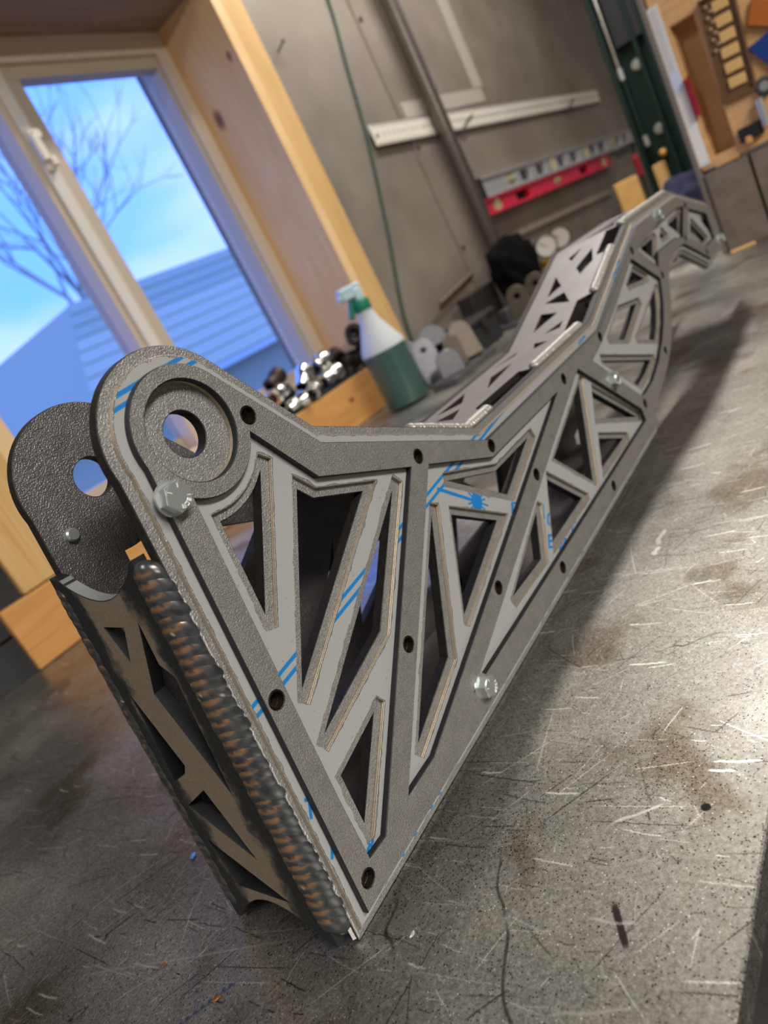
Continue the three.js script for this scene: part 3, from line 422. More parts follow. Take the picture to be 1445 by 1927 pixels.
  flat('top_plate', D, E, [[0, -9], [227, -9], [227, -104], [0, -104]], [[[40, -80], [100, -50], [40, -30]], [[120, -80], [120, -30], [190, -55]]], 6, 0.6);
  flat('top_plate', E, F, [[0, -9], [198, -9], [198, -104], [0, -104]], [], 6, 0.6);
  flat('bottom_plate', [670, 8], [14, 8], [[0, -9], [656, -9], [656, -104], [0, -104]], [], 6, 0);
  flat('bottom_plate', [1031, 134], [985, 139], [[0, -9], [46, -9], [46, -104], [0, -104]], [], 6, 0);
  const onTop = (p, q, s) => { const L = Math.hypot(q[0] - p[0], q[1] - p[1]); return [(p[0] + ((q[0] - p[0]) * s) / L) * U, (p[1] + ((q[1] - p[1]) * s) / L + 1) * U, -8.5 * U]; };
  seed = 8;
  bead('weld_bead', [onTop(A, B, 108), onTop(A, B, 178), onTop(B, C, 42)], [0.2, 1, 0.3], 6.2 * U, 4.2 * U, 3.6 * U, silverWeld);
  bead('weld_bead', [onTop(B, C, 152), onTop(B, C, 280)], [0, 1, 0.3], 6.2 * U, 4.6 * U, 3.6 * U, silverWeld);
  bead('weld_bead', [onTop(C, D, 72), onTop(C, D, 176)], [0, 1, 0.3], 6.2 * U, 4.6 * U, 4 * U, silverWeld);
  bead('weld_bead', [onTop(C, D, 244), onTop(D, E, 225)], [0, 1, 0.3], 6.2 * U, 4.2 * U, 4 * U, silverWeld);
  bead('weld_bead', [onTop(E, F, 0), onTop(E, F, 196)], [0, 1, 0.3], 5.5 * U, 3.8 * U, 4 * U, silverWeld);
}
// ------------------------------------------------------------------ bits on the table
{
  const fleck = (label, x, z, c, s, a) => { const g = new THREE.IcosahedronGeometry(1, 1), p = g.attributes.position; for (let i = 0; i < p.count; i++) { const f = 1 + 0.5 * noise.noise(p.getX(i) * 2 + x * 90, p.getY(i) * 2, p.getZ(i) * 2); p.setXYZ(i, p.getX(i) * s * f, (p.getY(i) * 0.3 + 0.28) * s * f, p.getZ(i) * s * 0.5 * f); } g.computeVertexNormals(); const m = mesh('metal_fleck', g, std({ color: c, roughness: 0.4, metalness: 0.4 }), scene); m.position.set(x, 0, z); m.rotation.y = a; tag(m, label, 'chip'); };
  fleck('blue plastic shaving beside the foot of the front plate', 0.015, -0.148, 0x5f9be0, 0.0028, 0.5);
  fleck('rust brown flake next to the blue scuff on the bench', -0.043, -0.056, 0x7a4a26, 0.0022, -0.7);
  fleck('rust brown flake on the bench left of the long scratch', -0.039, -0.104, 0x7d5128, 0.0020, 0.9);
  fleck('round bright spatter bead in front of the arm\'s lower corner', 0.006, 0.024, 0xb9bdbc, 0.0016, 0);
}
// ------------------------------------------------------------------ along the back wall
{ // standing pipe
  const t = thing('steel_pipe', 'dark grey steel pipe standing upright against the sheet wall', 'pipe', [1.852, 0, -0.742]);
  mesh('pipe_body', cyl(0.0225, 0.0225, 1.42, 32).translate(0, 0.79, 0), std({ map: gritMap(0.2, [0.33, 0.31, 0.29], [0.44, 0.42, 0.39], 0.6), roughness: 0.35, metalness: 0.6 }), t);
  mesh('pipe_foot', [cyl(0.032, 0.034, 0.012, 24).translate(0, 0.006, 0), cyl(0.026, 0.026, 0.08, 24).translate(0, 0.05, 0)], darkSteel, t);
}
tag(mesh('green_wire', tube([[1.64, 1.05, -0.774], [1.63, 0.876, -0.774], [1.58, 0.72, -0.774], [1.527, 0.553, -0.774], [1.43, 0.33, -0.774], [1.335, 0.14, -0.772], [1.31, 0.02, -0.768]], 0.0035, 60), std({ color: 0x1f3d31, roughness: 0.6 })), 'thin dark green cable hanging down the steel wall', 'cable');
tag(mesh('nail', [cyl(0.002, 0.002, 0.03, 8).rotateX(1.2).translate(1.352, 0.772, -0.767), cyl(0.005, 0.005, 0.002, 12).rotateX(1.2).translate(1.352, 0.777, -0.753)], darkSteel), 'small dark nail in the steel sheet beside the window trim', 'nail');
{ // six foot steel rule on two wire hooks
  const cv = document.createElement('canvas'); cv.width = 2048; cv.height = 64; const c = cv.getContext('2d'); c.fillStyle = '#e2ddce'; c.fillRect(0, 0, 2048, 64); c.fillStyle = '#55504a';
  for (let i = 0; i < 720; i++) { const x = 8 + i * 2.82, h = i % 10 ? (i % 5 ? 8 : 12) : 18; c.fillRect(x, 0, 0.9, h); c.fillRect(x, 64 - h, 0.9, h); }
  c.font = 'bold 18px sans-serif'; for (let i = 1; i < 72; i++) c.fillText(String(i), 8 + i * 28.2 - 8, 38); c.beginPath(); c.arc(20, 36, 7, 0, 7); c.fill();
  const rt = new THREE.CanvasTexture(cv); rt.colorSpace = THREE.SRGBColorSpace; rt.magFilter = THREE.LinearFilter;
  const t = thing('steel_rule', 'long pale steel rule hung on wires across the sheet wall', 'ruler', [1.541, 0.5525, -0.767]); t.rotation.z = -0.031;
  const g = new RoundedBoxGeometry(1.752, 0.052, 0.0025, 1, 0.001).translate(0.876, 0, 0), p = g.attributes.position, uv = g.attributes.uv; for (let i = 0; i < p.count; i++) uv.setXY(i, p.getX(i) / 1.752, p.getY(i) / 0.052 + 0.5);
  mesh('blade', g, std({ map: rt, roughness: 0.4, metalness: 0.15 }), t);
  for (const [x0, y0, x1, y1, w] of [[1.975, 0.51, 2.1, 0.545, 'left of the two holding the rule, nearer the pipe'], [2.866, 0.478, 2.985, 0.512, 'right of the two holding the rule, towards its far end']]) tag(mesh('wire_hook', tube([[x0, y0, -0.776], [x0 + 0.01, y0 - 0.004, -0.766], [(x0 + x1) / 2, (y0 + y1) / 2, -0.7635], [x1, y1, -0.764]], 0.0022, 20, 6), darkSteel), `thin wire hook, ${w}`, 'hook');
}
function level(name, label, L, h, pos, rot, body, items, cap) {
  const t = thing(name, label, 'level', pos); t.rotation.z = rot;
  const D = 0.024, dark = std({ color: 0x1c1a1a, roughness: 0.7 }), vial = std({ color: 0xa89d78, roughness: 0.3 }), rim = std({ color: 0xbdb9b4, roughness: 0.4, metalness: 0.5 });
  const s = new THREE.Shape([[0, -h / 2], [L, -h / 2], [L, h / 2], [0, h / 2]].map((p) => new THREE.Vector2(...p)));
  for (const [x, w] of items) s.holes.push(new THREE.Path([[x - w / 2, -h * 0.3], [x - w / 2, h * 0.3], [x + w / 2, h * 0.3], [x + w / 2, -h * 0.3]].map((p) => new THREE.Vector2(...p))));
  mesh('body', new THREE.ExtrudeGeometry(s, { depth: D - 0.002, bevelEnabled: true, bevelThickness: 0.001, bevelSize: 0.001, bevelOffset: -0.001, bevelSegments: 1 }), body, t);
  mesh('flange', [box(0, L, h / 2 - 0.004, h / 2 + 0.001, -0.002, D + 0.004), box(0, L, -h / 2 - 0.001, -h / 2 + 0.004, -0.002, D + 0.004)], body, t);
  for (const [x, w, v] of items) mesh(v ? 'vial' : 'hand_hole', v ? [box(x - w / 2, x + w / 2, -h * 0.3, h * 0.3, 0.004, D - 0.003), cyl(0.007, 0.007, w * 0.8, 12).rotateZ(v === 2 ? 0 : Math.PI / 2).translate(x, 0, D - 0.004)] : box(x - w / 2, x + w / 2, -h * 0.3, h * 0.3, -0.0005, 0.002), v ? vial : dark, t);
  if (cap) mesh('end_cap', box(-0.018, 0.002, -h / 2 - 0.002, h / 2 + 0.002, -0.002, D + 0.005), dark, t);
  return t;
}
level('aluminium_level', 'long silver aluminium spirit level with black end cap on wall', 1.83, 0.057, [1.94, 0.338, -0.7745], -0.027, std({ color: 0xc6c4c8, roughness: 0.4, metalness: 0.55 }), [[0.21, 0.055, 1], [0.325, 0.075], [0.46, 0.075], [0.575, 0.06, 2], [0.66, 0.075], [0.795, 0.08], [0.935, 0.06, 2], [1.005, 0.07], [1.125, 0.08], [1.27, 0.07, 1], [1.345, 0.07], [1.45, 0.08], [1.68, 0.12, 1]], true);
level('red_level', 'shorter red spirit level hung just below the silver level', 1.2, 0.044, [1.895, 0.285, -0.7745], -0.030, std({ color: 0xd8304f, roughness: 0.35, metalness: 0.2 }), [[0.1, 0.06, 2], [0.295, 0.11], [0.605, 0.06, 1], [0.885, 0.1], [1.125, 0.06, 2]], false);
{ const t = mesh('flat_bar', box(0, 0.93, -0.008, 0.008, -0.004, 0.004), std({ color: 0xb0a392, roughness: 0.45, metalness: 0.5 })); t.position.set(2.075, 0.178, -0.77); t.rotation.z = -0.043; tag(t, 'thin pale flat bar fixed low on the wall under the levels', 'bar'); }
{ // green spray bottle
  const t = thing('spray_bottle', 'translucent spray bottle half full of green cleaner by the window sill', 'bottle', [1.048, 0, -0.652]); t.scale.setScalar(1.03);
  const prof = [[0.001, 0.002], [0.040, 0.002], [0.0445, 0.008], [0.0455, 0.05], [0.0455, 0.118], [0.043, 0.128], [0.030, 0.155], [0.021, 0.175], [0.0155, 0.196], [0.0145, 0.204]];
  const plastic = new THREE.MeshPhysicalMaterial({ color: 0xe6eaec, roughness: 0.2, transmission: 0.95, thickness: 0 });
  mesh('bottle_body', lathe(prof.slice(0, 5), 40), plastic, t); mesh('bottle_shoulder', lathe(prof.slice(4), 40), new THREE.MeshPhysicalMaterial({ color: 0xdde2e6, roughness: 0.6, transmission: 0.3, thickness: 0 }), t);
  mesh('liquid', lathe([[0.0005, 0.004], [0.039, 0.004], [0.0435, 0.009], [0.0445, 0.05], [0.0445, 0.118], [0.044, 0.121], [0.0005, 0.121]], 40), new THREE.MeshPhysicalMaterial({ color: 0x125a4c, roughness: 0.35 }), t);
  mesh('cap', lathe([[0.002, 0.222], [0.014, 0.222], [0.0175, 0.218], [0.0175, 0.2], [0.0145, 0.199]], 28), std({ color: 0x0c7a5c, roughness: 0.4 }), t);
  const headParts = [box(-0.012, 0.012, 0.22, 0.25, -0.012, 0.012, 0.004), box(-0.046, -0.008, 0.232, 0.252, -0.01, 0.01, 0.004), box(-0.05, 0.016, 0.247, 0.262, -0.0105, 0.0105, 0.004), cyl(0.007, 0.008, 0.01, 16).rotateZ(Math.PI / 2).translate(-0.051, 0.243, 0)]; for (const g of headParts) g.translate(0, -0.22, 0).scale(0.74, 0.8, 0.9).translate(0, 0.22, 0);
  mesh('spray_head', headParts, std({ color: 0xb9d3df, roughness: 0.4 }), t);
  const tr = box(-0.005, 0.005, -0.022, 0.022, -0.005, 0.005, 0.002).rotateZ(-0.5); tr.translate(-0.023, 0.214, 0); mesh('trigger', tr, std({ color: 0x0f6f58, roughness: 0.4 }), t);
  t.rotation.y = -0.35;
}
{ // pile of sockets on the sill
  const GROUP = 'sockets piled on the window sill';
  const impact = std({ color: 0x2c2826, roughness: 0.42, metalness: 0.7 }), impactB = std({ color: 0x3d322d, roughness: 0.45, metalness: 0.6 });
  const socket = (label, p, dir, r, L, mat, waist = 0.8) => {
    const t = thing('socket', label, 'socket', p, 0); t.quaternion.setFromUnitVectors(new THREE.Vector3(0, 1, 0), new THREE.Vector3(...dir).normalize());
    mesh('socket_body', lathe([[r * 0.55, -L / 2], [r * 0.86, -L / 2], [r * 0.92, -L * 0.46], [r * 0.92, -L * 0.12], [r * waist, -L * 0.05], [r * waist, L * 0.02], [r, L * 0.1], [r, L * 0.46], [r * 0.94, L / 2], [r * 0.72, L / 2], [r * 0.7, L * 0.1], [0.0005, L * 0.1]], 28), mat, t);
    const hx = new THREE.Shape(arc(0, 0, r * 0.73, 0, 330, 11).map((q) => new THREE.Vector2(...q))); const ho = new THREE.Path(Array.from({ length: 12 }, (_, i) => { const a = (-i * Math.PI) / 6, q = i % 2 ? 0.62 : 0.53; return new THREE.Vector2(Math.cos(a) * r * q, Math.sin(a) * r * q); })); hx.holes.push(ho);
    mesh('drive', new THREE.ExtrudeGeometry(hx, { depth: L * 0.36, bevelEnabled: false }).rotateX(-Math.PI / 2).translate(0, L * 0.12, 0), mat, t);
    t.userData.group = GROUP;
  };
  socket('chrome socket at the left end of the pile, lower row', [0.872, 0.142, -0.8], [1, 0.05, -0.3], 0.019, 0.052, chrome);
  socket('chrome socket standing tilted second from left on top', [0.963, 0.142, -0.805], [0.7, 0.55, -0.2], 0.018, 0.05, chrome);
  socket('large chrome socket at the top of the pile against the glass', [1.035, 0.15, -0.81], [1, 0.15, -0.1], 0.021, 0.05, chrome);
  socket('chrome socket lying in the middle, left of the dark one', [1.025, 0.1165, -0.79], [1, 0.1, 0.1], 0.02, 0.052, chrome);
  socket('chrome and dark socket in the bottom row, second from left', [0.953, 0.112, -0.785], [0.9, 0.1, -0.5], 0.018, 0.055, chrome);
  socket('small chrome socket at the front bottom of the pile', [0.888, 0.1105, -0.778], [0.85, 0.1, 0.5], 0.0165, 0.042, chrome);
  socket('rusty brown impact socket on top at the left end', [0.898, 0.168, -0.815], [1, 0.35, 0], 0.0185, 0.044, impactB);
  socket('brown impact socket behind, under the upended black one', [1.1, 0.143, -0.815], [0.6, 0.2, -0.7], 0.019, 0.044, impactB);
  socket('black impact socket upended on top with its open mouth showing', [1.157, 0.166, -0.79], [-0.75, 0.25, 0.75], 0.0215, 0.05, impact);
  socket('large black impact socket at the right end of the pile', [1.15, 0.119, -0.805], [0.9, -0.05, 0.5], 0.0235, 0.056, impact);
  socket('dark socket with a bright band beside the large black one', [1.085, 0.115, -0.785], [0.3, 1, 0.1], 0.018, 0.042, impact);
  socket('dark socket in the back row between chrome and brown ones', [1.066, 0.15, -0.84], [1, 0.1, 0.2], 0.018, 0.046, impact);
  socket('black socket low between the two left chrome ones', [0.912, 0.128, -0.83], [0.8, 0.2, 0.6], 0.019, 0.05, impact);
  tag(mesh('tray_mat', box(0.82, 1.13, 0.0945, 0.0985, -0.9, -0.766, 0.001), blackRubber), 'flat black mat under the pile of sockets on the sill', 'mat');
}
{ // fabricated tabs and blocks behind the bottle
  const GR = 'loose steel weld tabs on the bench';
  const mat = std({ map: gritMap(0.08, [0.36, 0.36, 0.37], [0.52, 0.52, 0.53], 0.5), roughness: 0.4, metalness: 0.7 }), brown = std({ map: gritMap(0.08, [0.34, 0.3, 0.26], [0.47, 0.43, 0.38], 0.5), roughness: 0.5, metalness: 0.6 });
  const tabGeo = (w, h, th, hole) => { const s = new THREE.Shape(); s.moveTo(-w / 2, 0); s.lineTo(w / 2, 0); s.lineTo(w / 2, h - w / 2); s.absarc(0, h - w / 2, w / 2, 0, Math.PI, false); s.lineTo(-w / 2, 0); if (hole) { const c = new THREE.Path(); c.absarc(0, h - w / 2, hole, 0, 6.2832, true); s.holes.push(c); } return new THREE.ExtrudeGeometry(s, { depth: th, bevelEnabled: true, bevelThickness: 0.0008, bevelSize: 0.0008, bevelOffset: -0.0008, bevelSegments: 1, curveSegments: 16 }); };
  { const t = thing('clevis_bracket', 'grey clevis bracket with two upright eared plates by the black box', 'bracket', [1.525, 0, -0.585], -0.12);
    mesh('base_plate', box(-0.06, 0.14, 0, 0.01, -0.05, 0.05, 0.001), mat, t);
    for (const [x, z] of [[-0.005, 0.01], [0.1, 0.005]]) { const g = tabGeo(0.052, 0.078, 0.008, 0.0085).rotateY(-1.15).translate(x, 0.01, z); mesh('ear', g, brown, t); }
    mesh('web', box(-0.03, 0.11, 0.01, 0.045, -0.045, -0.02, 0.001), mat, t); }
  const tab = (label, x, y, z, ry, rx, w, h, th, hole, m) => { const o = mesh('weld_tab', tabGeo(w, h, th, hole), m ?? mat); o.position.set(x, y, z); o.rotation.set(rx, ry, 0, 'YXZ'); tag(o, label, 'bracket', GR); };
  tab('rounded grey tab standing closest to the green bottle', 1.145, 0.002, -0.632, -0.85, -0.25, 0.05, 0.098, 0.012, 0.006);
  tab('dark rounded tab leaning behind the one by the bottle', 1.165, 0.002, -0.68, -0.9, -0.25, 0.05, 0.1, 0.012, 0);
  tab('short square-cut grey tab in front of the pair by the bottle', 1.1, 0.0135, -0.56, -0.8, -0.15, 0.05, 0.052, 0.01, 0);
  tab('tall thick tab in the middle of the heap, rust on its foot', 1.205, 0.0135, -0.572, -0.7, -0.3, 0.05, 0.082, 0.02, 0, brown);
  tab('tilted tab on top of the heap with a bright upper edge', 1.23, 0.06, -0.655, -0.75, -0.5, 0.06, 0.05, 0.012, 0);
  tab('narrow brown tab between the tall thick tab and the short one', 1.15, 0.0135, -0.568, -0.95, -0.2, 0.035, 0.07, 0.014, 0, brown);
  tag(mesh('steel_plate', box(1.062, 1.25, 0.0005, 0.013, -0.597, -0.535, 0.001), mat), 'flat thick steel plate under the heap of weld tabs', 'plate');
  { const t = thing('black_case', 'low black case on the bench between weld tabs and clevis bracket', 'case', [1.34, 0, -0.655], 0.1);
    mesh('case_body', box(-0.085, 0.1, 0, 0.058, -0.06, 0.06, 0.006), blackRubber, t); mesh('case_lid', box(-0.088, 0.103, 0.059, 0.072, -0.063, 0.063, 0.005), std({ color: 0x1d1e22, roughness: 0.5 }), t); mesh('latch', box(-0.01, 0.02, 0.045, 0.068, 0.06, 0.068, 0.002), darkSteel, t); }
  { const o = mesh('rusty_strap', box(0, 0.24, -0.012, 0.012, -0.003, 0.003), std({ map: gritMap(0.1, [0.36, 0.3, 0.25], [0.5, 0.42, 0.35], 0.6), roughness: 0.6, metalness: 0.4 })); o.position.set(1.4, 0.125, -0.71); o.rotation.set(0.6, 0.12, 0.02); tag(o, 'rusty flat strap lying across the clutter by the pipe', 'strap'); }
  { const o = mesh('steel_offcut', box(-0.09, 0.09, 0, 0.11, -0.02, 0.02, 0.002), darkSteel); o.position.set(1.6, 0.0005, -0.72); o.rotation.y = 0.1; tag(o, 'dark steel offcut block that props the rusty strap', 'block'); }
}
{ // black bag and regulator
  const g = new THREE.SphereGeometry(1, 40, 24), p = g.attributes.position; for (let i = 0; i < p.count; i++) { const x = p.getX(i), y = p.getY(i), z = p.getZ(i), f = 1 + 0.16 * noise.noise(x * 2.3, y * 2.3, z * 2.3 + 4) + 0.05 * noise.noise(x * 7, y * 7, z * 7); p.setXYZ(i, Math.sign(x) * Math.abs(x) ** 0.7 * 0.1 * f, Math.max(0, y * 0.5 + 0.5) ** 0.8 * 0.19 * f, Math.sign(z) * Math.abs(z) ** 0.7 * 0.044 * f); } g.computeVertexNormals();
  const o = mesh('black_bag', g, new THREE.MeshPhysicalMaterial({ color: 0x060606, roughness: 0.95, specularIntensity: 0.25 })); o.position.set(1.745, 0, -0.658); tag(o, 'bulky black bag slumped on the bench behind the regulator gauges', 'bag');
  const t = thing('gas_regulator', 'brass gas regulator with two round white gauges in front of black bag', 'regulator', [1.775, 0, -0.555], 0);
  const brass = std({ color: 0xc79a2a, roughness: 0.3, metalness: 0.9 }), white = std({ color: 0xe6e2d8, roughness: 0.4 });
  mesh('regulator_body', [cyl(0.02, 0.022, 0.05, 20).translate(0.045, 0.062, -0.03), cyl(0.013, 0.013, 0.04, 16).translate(0.045, 0.02, -0.03), cyl(0.008, 0.008, 0.11, 12).rotateZ(Math.PI / 2).translate(0.02, 0.085, -0.03)], brass, t);
  mesh('knob', cyl(0.016, 0.018, 0.025, 20).translate(0.045, 0.1, -0.03), std({ color: 0xd8a72c, roughness: 0.4, metalness: 0.6 }), t);
  for (const [x, y, z] of [[-0.04, 0.126, 0], [0.062, 0.125, 0]]) { const gg = new THREE.Group(); gg.name = 'gauge'; gg.position.set(x, y, z); gg.rotation.y = -1.05; t.add(gg); mesh('gauge_case', lathe([[0.0005, -0.012], [0.026, -0.012], [0.029, -0.008], [0.029, 0.008], [0.026, 0.009]], 32).rotateX(Math.PI / 2), darkSteel, gg); mesh('dial', cyl(0.0265, 0.0265, 0.003, 32).rotateX(Math.PI / 2).translate(0, 0, 0.006), white, gg); mesh('needle', box(-0.001, 0.001, 0, 0.02, 0.0076, 0.0086).rotateZ(0.8), blackRubber, gg); }
}
// ------------------------------------------------------------------ far end of the bench
{ // green machine upright
  const t = thing('machine_upright', 'dark green steel machine upright with bolts and a silver rod', 'machine', [2.6, 0, 0]);
  const green = std({ color: 0x0b241e, roughness: 0.42, metalness: 0.2 }), black = std({ color: 0x17171b, roughness: 0.55 });
  mesh('web', box(0, 0.02, 0, 1.3, -0.488, -0.37, 0.002), green, t);
  mesh('flange', box(-0.06, 0.02, 0, 1.3, -0.49, -0.474, 0.003), green, t); mesh('flange', box(-0.05, 0.02, 0, 1.3, -0.402, -0.39, 0.003), green, t); mesh('flange', box(-0.02, 0.06, 0, 1.3, -0.374, -0.362, 0.003), green, t);
  mesh('panel', box(-0.035, -0.02, 0.53, 1.3, -0.455, -0.37, 0.003), black, t);
  mesh('rod', cyl(0.005, 0.005, 0.44, 16).translate(-0.05, 0.69, -0.462), chrome, t); mesh('rod_joint', cyl(0.009, 0.009, 0.035, 16).translate(-0.05, 0.458, -0.462), zinc, t);
  mesh('rod', cyl(0.006, 0.006, 0.2, 16).translate(-0.05, 0.35, -0.462), green, t); mesh('rod_joint', cyl(0.009, 0.009, 0.032, 16).translate(-0.05, 0.243, -0.458), zinc, t);
  for (const y of [0.463, 0.258]) mesh('bolt', [cyl(0.017, 0.017, 0.004, 24).rotateZ(Math.PI / 2).translate(-0.003, y, -0.42), cyl(0.012, 0.012, 0.012, 6).rotateZ(Math.PI / 2).translate(-0.009, y, -0.42)], zinc, t);
  mesh('knob', new THREE.SphereGeometry(0.012, 20, 12).translate(-0.02, 0.186, -0.43), std({ color: 0xc9a04a, roughness: 0.4 }), t);
}
{ // timber blocks and a clamp
  const b1 = mesh('wood_block', box(0, 0.09, 0.0005, 0.168, -0.035, 0.035, 0.003), pine({ z: 41, l: S(0xe3b878), d: S(0xc68d48), p: [0.3, 0.2] })); b1.position.set(2.3, 0, -0.486); b1.rotation.y = 0.35; tag(b1, 'squared timber block standing behind the far end of the arm', 'block');
  const b2 = mesh('wood_block', box(0, 0.05, 0.0005, 0.166, -0.014, 0.014, 0.003), pine({ z: 43, l: S(0xd9b27a), d: S(0xb98548), p: [0.3, 0.2] })); b2.position.set(2.36, 0, -0.405); tag(b2, 'thin upright timber piece between clamp and green machine', 'block');
  const t = thing('bar_clamp', 'dark bar clamp with red handle beside the timber block', 'clamp', [2.33, 0, -0.445]);
  mesh('clamp_bar', [box(-0.008, 0.008, 0.0005, 0.26, -0.004, 0.004), box(-0.01, 0.01, 0.235, 0.26, -0.05, 0.004)], darkSteel, t); mesh('handle', [cyl(0.011, 0.009, 0.05, 16).translate(-0.016, 0.185, 0.004), cyl(0.008, 0.011, 0.012, 16).translate(-0.016, 0.217, 0.004)], std({ color: 0x8a1a26, roughness: 0.35 }), t); mesh('clamp_screw', cyl(0.004, 0.004, 0.12, 12).translate(-0.016, 0.1, 0.004), darkSteel, t);
  const g = new THREE.SphereGeometry(1, 36, 20), p = g.attributes.position; for (let i = 0; i < p.count; i++) { const x = p.getX(i), y = p.getY(i), z = p.getZ(i), f = 1 + 0.25 * noise.noise(x * 2.1 + 8, y * 2.1, z * 2.1) + 0.09 * noise.noise(x * 6, y * 6, z * 6); p.setXYZ(i, x * 0.1 * f, Math.max(0, y * 0.55 + 0.45) * 0.125 * f, z * 0.1 * f); } g.computeVertexNormals();
  const o = mesh('shop_rag', g, std({ color: 0x22223f, roughness: 0.95 })); o.position.set(1.95, 0, -0.245); tag(o, 'crumpled dark navy rag behind the far tip of the arm', 'rag');
}
{ // wooden tool shelf and steel plates at the end of the bench (faces -x)
  const t = thing('tool_shelf', 'small wooden tool shelf with a tall open slot at the bench end', 'shelf', [1.32, 0, 0]);
  const yz = (y0, y1, z0, z1, x0, x1, r) => box(x0, x1, y0, y1, z0, z1, r);
  mesh('side_board', yz(0.145, 0.75, -0.07, -0.049, 0, 0.1, 0.002), plywood, t); mesh('front_board', yz(0.145, 0.75, -0.011, 0.5, 0, 0.02, 0.002), plywood, t);
  mesh('bottom_board', yz(0.141, 0.16, -0.05, -0.01, 0, 0.1, 0.002), plywood, t); mesh('top_board', yz(0.374, 0.75, -0.05, -0.01, 0, 0.1, 0.002), plywood, t); mesh('gap_shade_sheet', yz(0.0005, 0.14, -0.066, 0.48, 0.001, 0.012, 0.001), blackRubber, t); mesh('back_board', yz(0.16, 0.374, -0.05, -0.01, 0.06, 0.08, 0.001), plywoodDark, t);  // lowest one: unseen black sheet added to paint the gap between plates dark
  const e = thing('edge_post', 'slim grey steel post along the left edge of the tool shelf', 'post', [1.32, 0, 0]); mesh('post_body', yz(0.0005, 0.75, -0.081, -0.0715, -0.004, 0.05, 0.002), std({ color: 0x857a6e, roughness: 0.5, metalness: 0.4 }), e);
  mesh('post_cap', yz(0.751, 0.756, -0.083, -0.07, -0.006, 0.052, 0.001), darkSteel, e);
  const cv = document.createElement('canvas'); cv.width = 64; cv.height = 1024; const c = cv.getContext('2d'); c.fillStyle = '#d9d6d0'; c.fillRect(0, 0, 64, 1024); c.fillStyle = '#8d8a86'; for (let i = 0; i < 62; i++) c.fillRect(10, 20 + i * 6.5, i % 5 ? 34 : 46, 1.6); c.fillStyle = '#c9d0e2'; c.fillRect(4, 400, 56, 130); c.fillStyle = '#e6e2da'; c.fillRect(2, 560, 60, 440);
  const pt = new THREE.CanvasTexture(cv); pt.colorSpace = THREE.SRGBColorSpace; pt.magFilter = THREE.LinearFilter;
  const g = new RoundedBoxGeometry(0.0015, 0.262, 0.0185, 1, 0.0005), p = g.attributes.position, uv = g.attributes.uv; for (let i = 0; i < p.count; i++) uv.setXY(i, p.getZ(i) / 0.0185 + 0.5, p.getY(i) / 0.262 + 0.5);
  const r = mesh('printed_strip', g, std({ map: pt, roughness: 0.6 })); r.position.set(1.3185, 0.284, -0.0635); tag(r, 'narrow white printed strip fixed to the left edge of tool shelf', 'strip');
  const coil = mesh('red_coil', tube(Array.from({ length: 130 }, (_, i) => [1.3125 + Math.cos(i * 0.75) * 0.0045, 0.232 + i * 0.00048, -0.0475 + Math.sin(i * 0.75) * 0.0045]), 0.0016, 500, 6), std({ color: 0xa3162c, roughness: 0.4 })); tag(coil, 'red coiled cord hanging beside the slot of the tool shelf', 'cord');
  { const q = thing('parts_tray', 'clear brown parts tray with pale wooden cells on tool shelf', 'tray', [1.3195, 0.305, 0.021], 0);
    const amber = std({ color: 0x6e5136, roughness: 0.3 }); mesh('tray_base', yz(-0.075, 0.075, -0.024, 0.024, -0.004, -0.0005, 0.002), amber, q);
    for (let i = 0; i < 6; i++) mesh('cell', yz(-0.062 + i * 0.0225, -0.046 + i * 0.0225, -0.008 - (i < 3 ? 0.003 : 0), 0.015, -0.009, -0.0035, 0.002), std({ color: 0xd8ad6c, roughness: 0.5 }), q);
    mesh('tray_rim', [yz(-0.077, 0.077, -0.026, -0.023, -0.011, -0.0005, 0.001), yz(-0.077, 0.077, 0.023, 0.026, -0.011, -0.0005, 0.001), yz(0.074, 0.077, -0.026, 0.026, -0.011, -0.0005, 0.001), yz(-0.077, -0.074, -0.026, 0.026, -0.011, -0.0005, 0.001)], amber, q);
    for (let i = 0; i < 9; i++) mesh('bead', new THREE.SphereGeometry(0.0036, 12, 8).translate(-0.006, 0.0 + i * 0.008, -0.017 + (i % 2) * 0.006), std({ color: 0xa08468, roughness: 0.15 }), q); q.rotation.x = 0.06; }
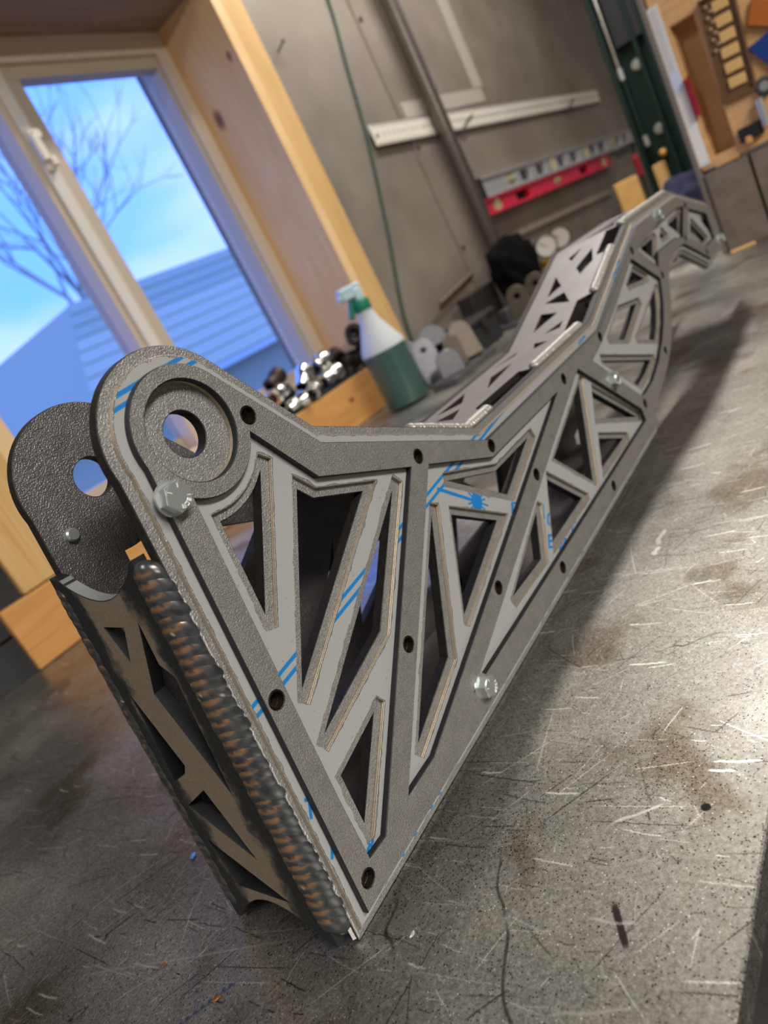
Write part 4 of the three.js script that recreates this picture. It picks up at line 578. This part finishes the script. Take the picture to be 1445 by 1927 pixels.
  { const s = new THREE.Shape([[0, 0], [0.1, 0.02], [0.1, -0.075], [0.028, -0.05]].map((k) => new THREE.Vector2(...k))); const o = mesh('blue_guard', new THREE.ExtrudeGeometry(s, { depth: 0.006, bevelEnabled: true, bevelThickness: 0.001, bevelSize: 0.001 }).rotateY(-Math.PI / 2), std({ color: 0x12357f, roughness: 0.4 })); o.position.set(1.3185, 0.285, 0.046); tag(o, 'dark blue angular tool guard hung right of the parts tray', 'guard');
    const s2 = new THREE.Shape([[0, 0], [0.07, -0.045], [0.08, -0.02], [0.015, 0.03]].map((k) => new THREE.Vector2(...k))); const o2 = mesh('orange_handle', new THREE.ExtrudeGeometry(s2, { depth: 0.006, bevelEnabled: true, bevelThickness: 0.002, bevelSize: 0.002 }).rotateY(-Math.PI / 2), std({ color: 0xb0601a, roughness: 0.4 })); o2.position.set(1.317, 0.315, 0.056); tag(o2, 'orange tool handle above the dark blue guard', 'handle');
    const w = thing('caster_wheel', 'small grey wheel hung below the dark blue guard', 'wheel', [1.312, 0.2245, 0.0525]); mesh('tyre', new THREE.TorusGeometry(0.0095, 0.0045, 12, 28).rotateY(Math.PI / 2), std({ color: 0x3d3d40, roughness: 0.7 }), w); mesh('hub', cyl(0.007, 0.007, 0.008, 20).rotateZ(Math.PI / 2), zinc, w); }
  { const h = thing('shelf_catch', 'dark swing catch with bright knuckle at the lower edge of shelf', 'catch', [1.312, 0.172, 0.02]); mesh('leaf', yz(-0.012, 0.01, -0.022, 0.014, -0.004, 0.004, 0.002), blackRubber, h); mesh('leaf', yz(-0.018, -0.006, -0.014, -0.004, -0.006, 0.003, 0.002), pineSill, h); mesh('knuckle', cyl(0.006, 0.006, 0.042, 16).translate(-0.004, 0.018, 0.02), zinc, h); }
  const brownSteel = std({ map: gritMap(0.3, [0.47, 0.42, 0.37], [0.61, 0.55, 0.49], 0.85), roughness: 0.45, metalness: 0.45 });
  tag(mesh('leaning_plate', yz(0.0005, 0.1395, -0.068, 0.0005, 1.312, 1.3185, 0.0006), brownSteel), 'narrow brown steel plate standing below the open shelf slot', 'plate');
  tag(mesh('leaning_plate', yz(0.0005, 0.139, 0.0055, 0.5, 1.312, 1.3185, 0.0006), brownSteel), 'wide brown steel plate right of the narrow dark gap', 'plate');
  { const o = mesh('wood_sliver', box(-0.006, 0.006, 0.0005, 0.005, -0.02, 0.02, 0.0015), pineTrim); o.position.set(1.292, 0, -0.043); o.rotation.y = 0.2; tag(o, 'pale wood sliver lying at the foot of the brown plate', 'wood scrap'); }
}
renderer.render(scene, camera);
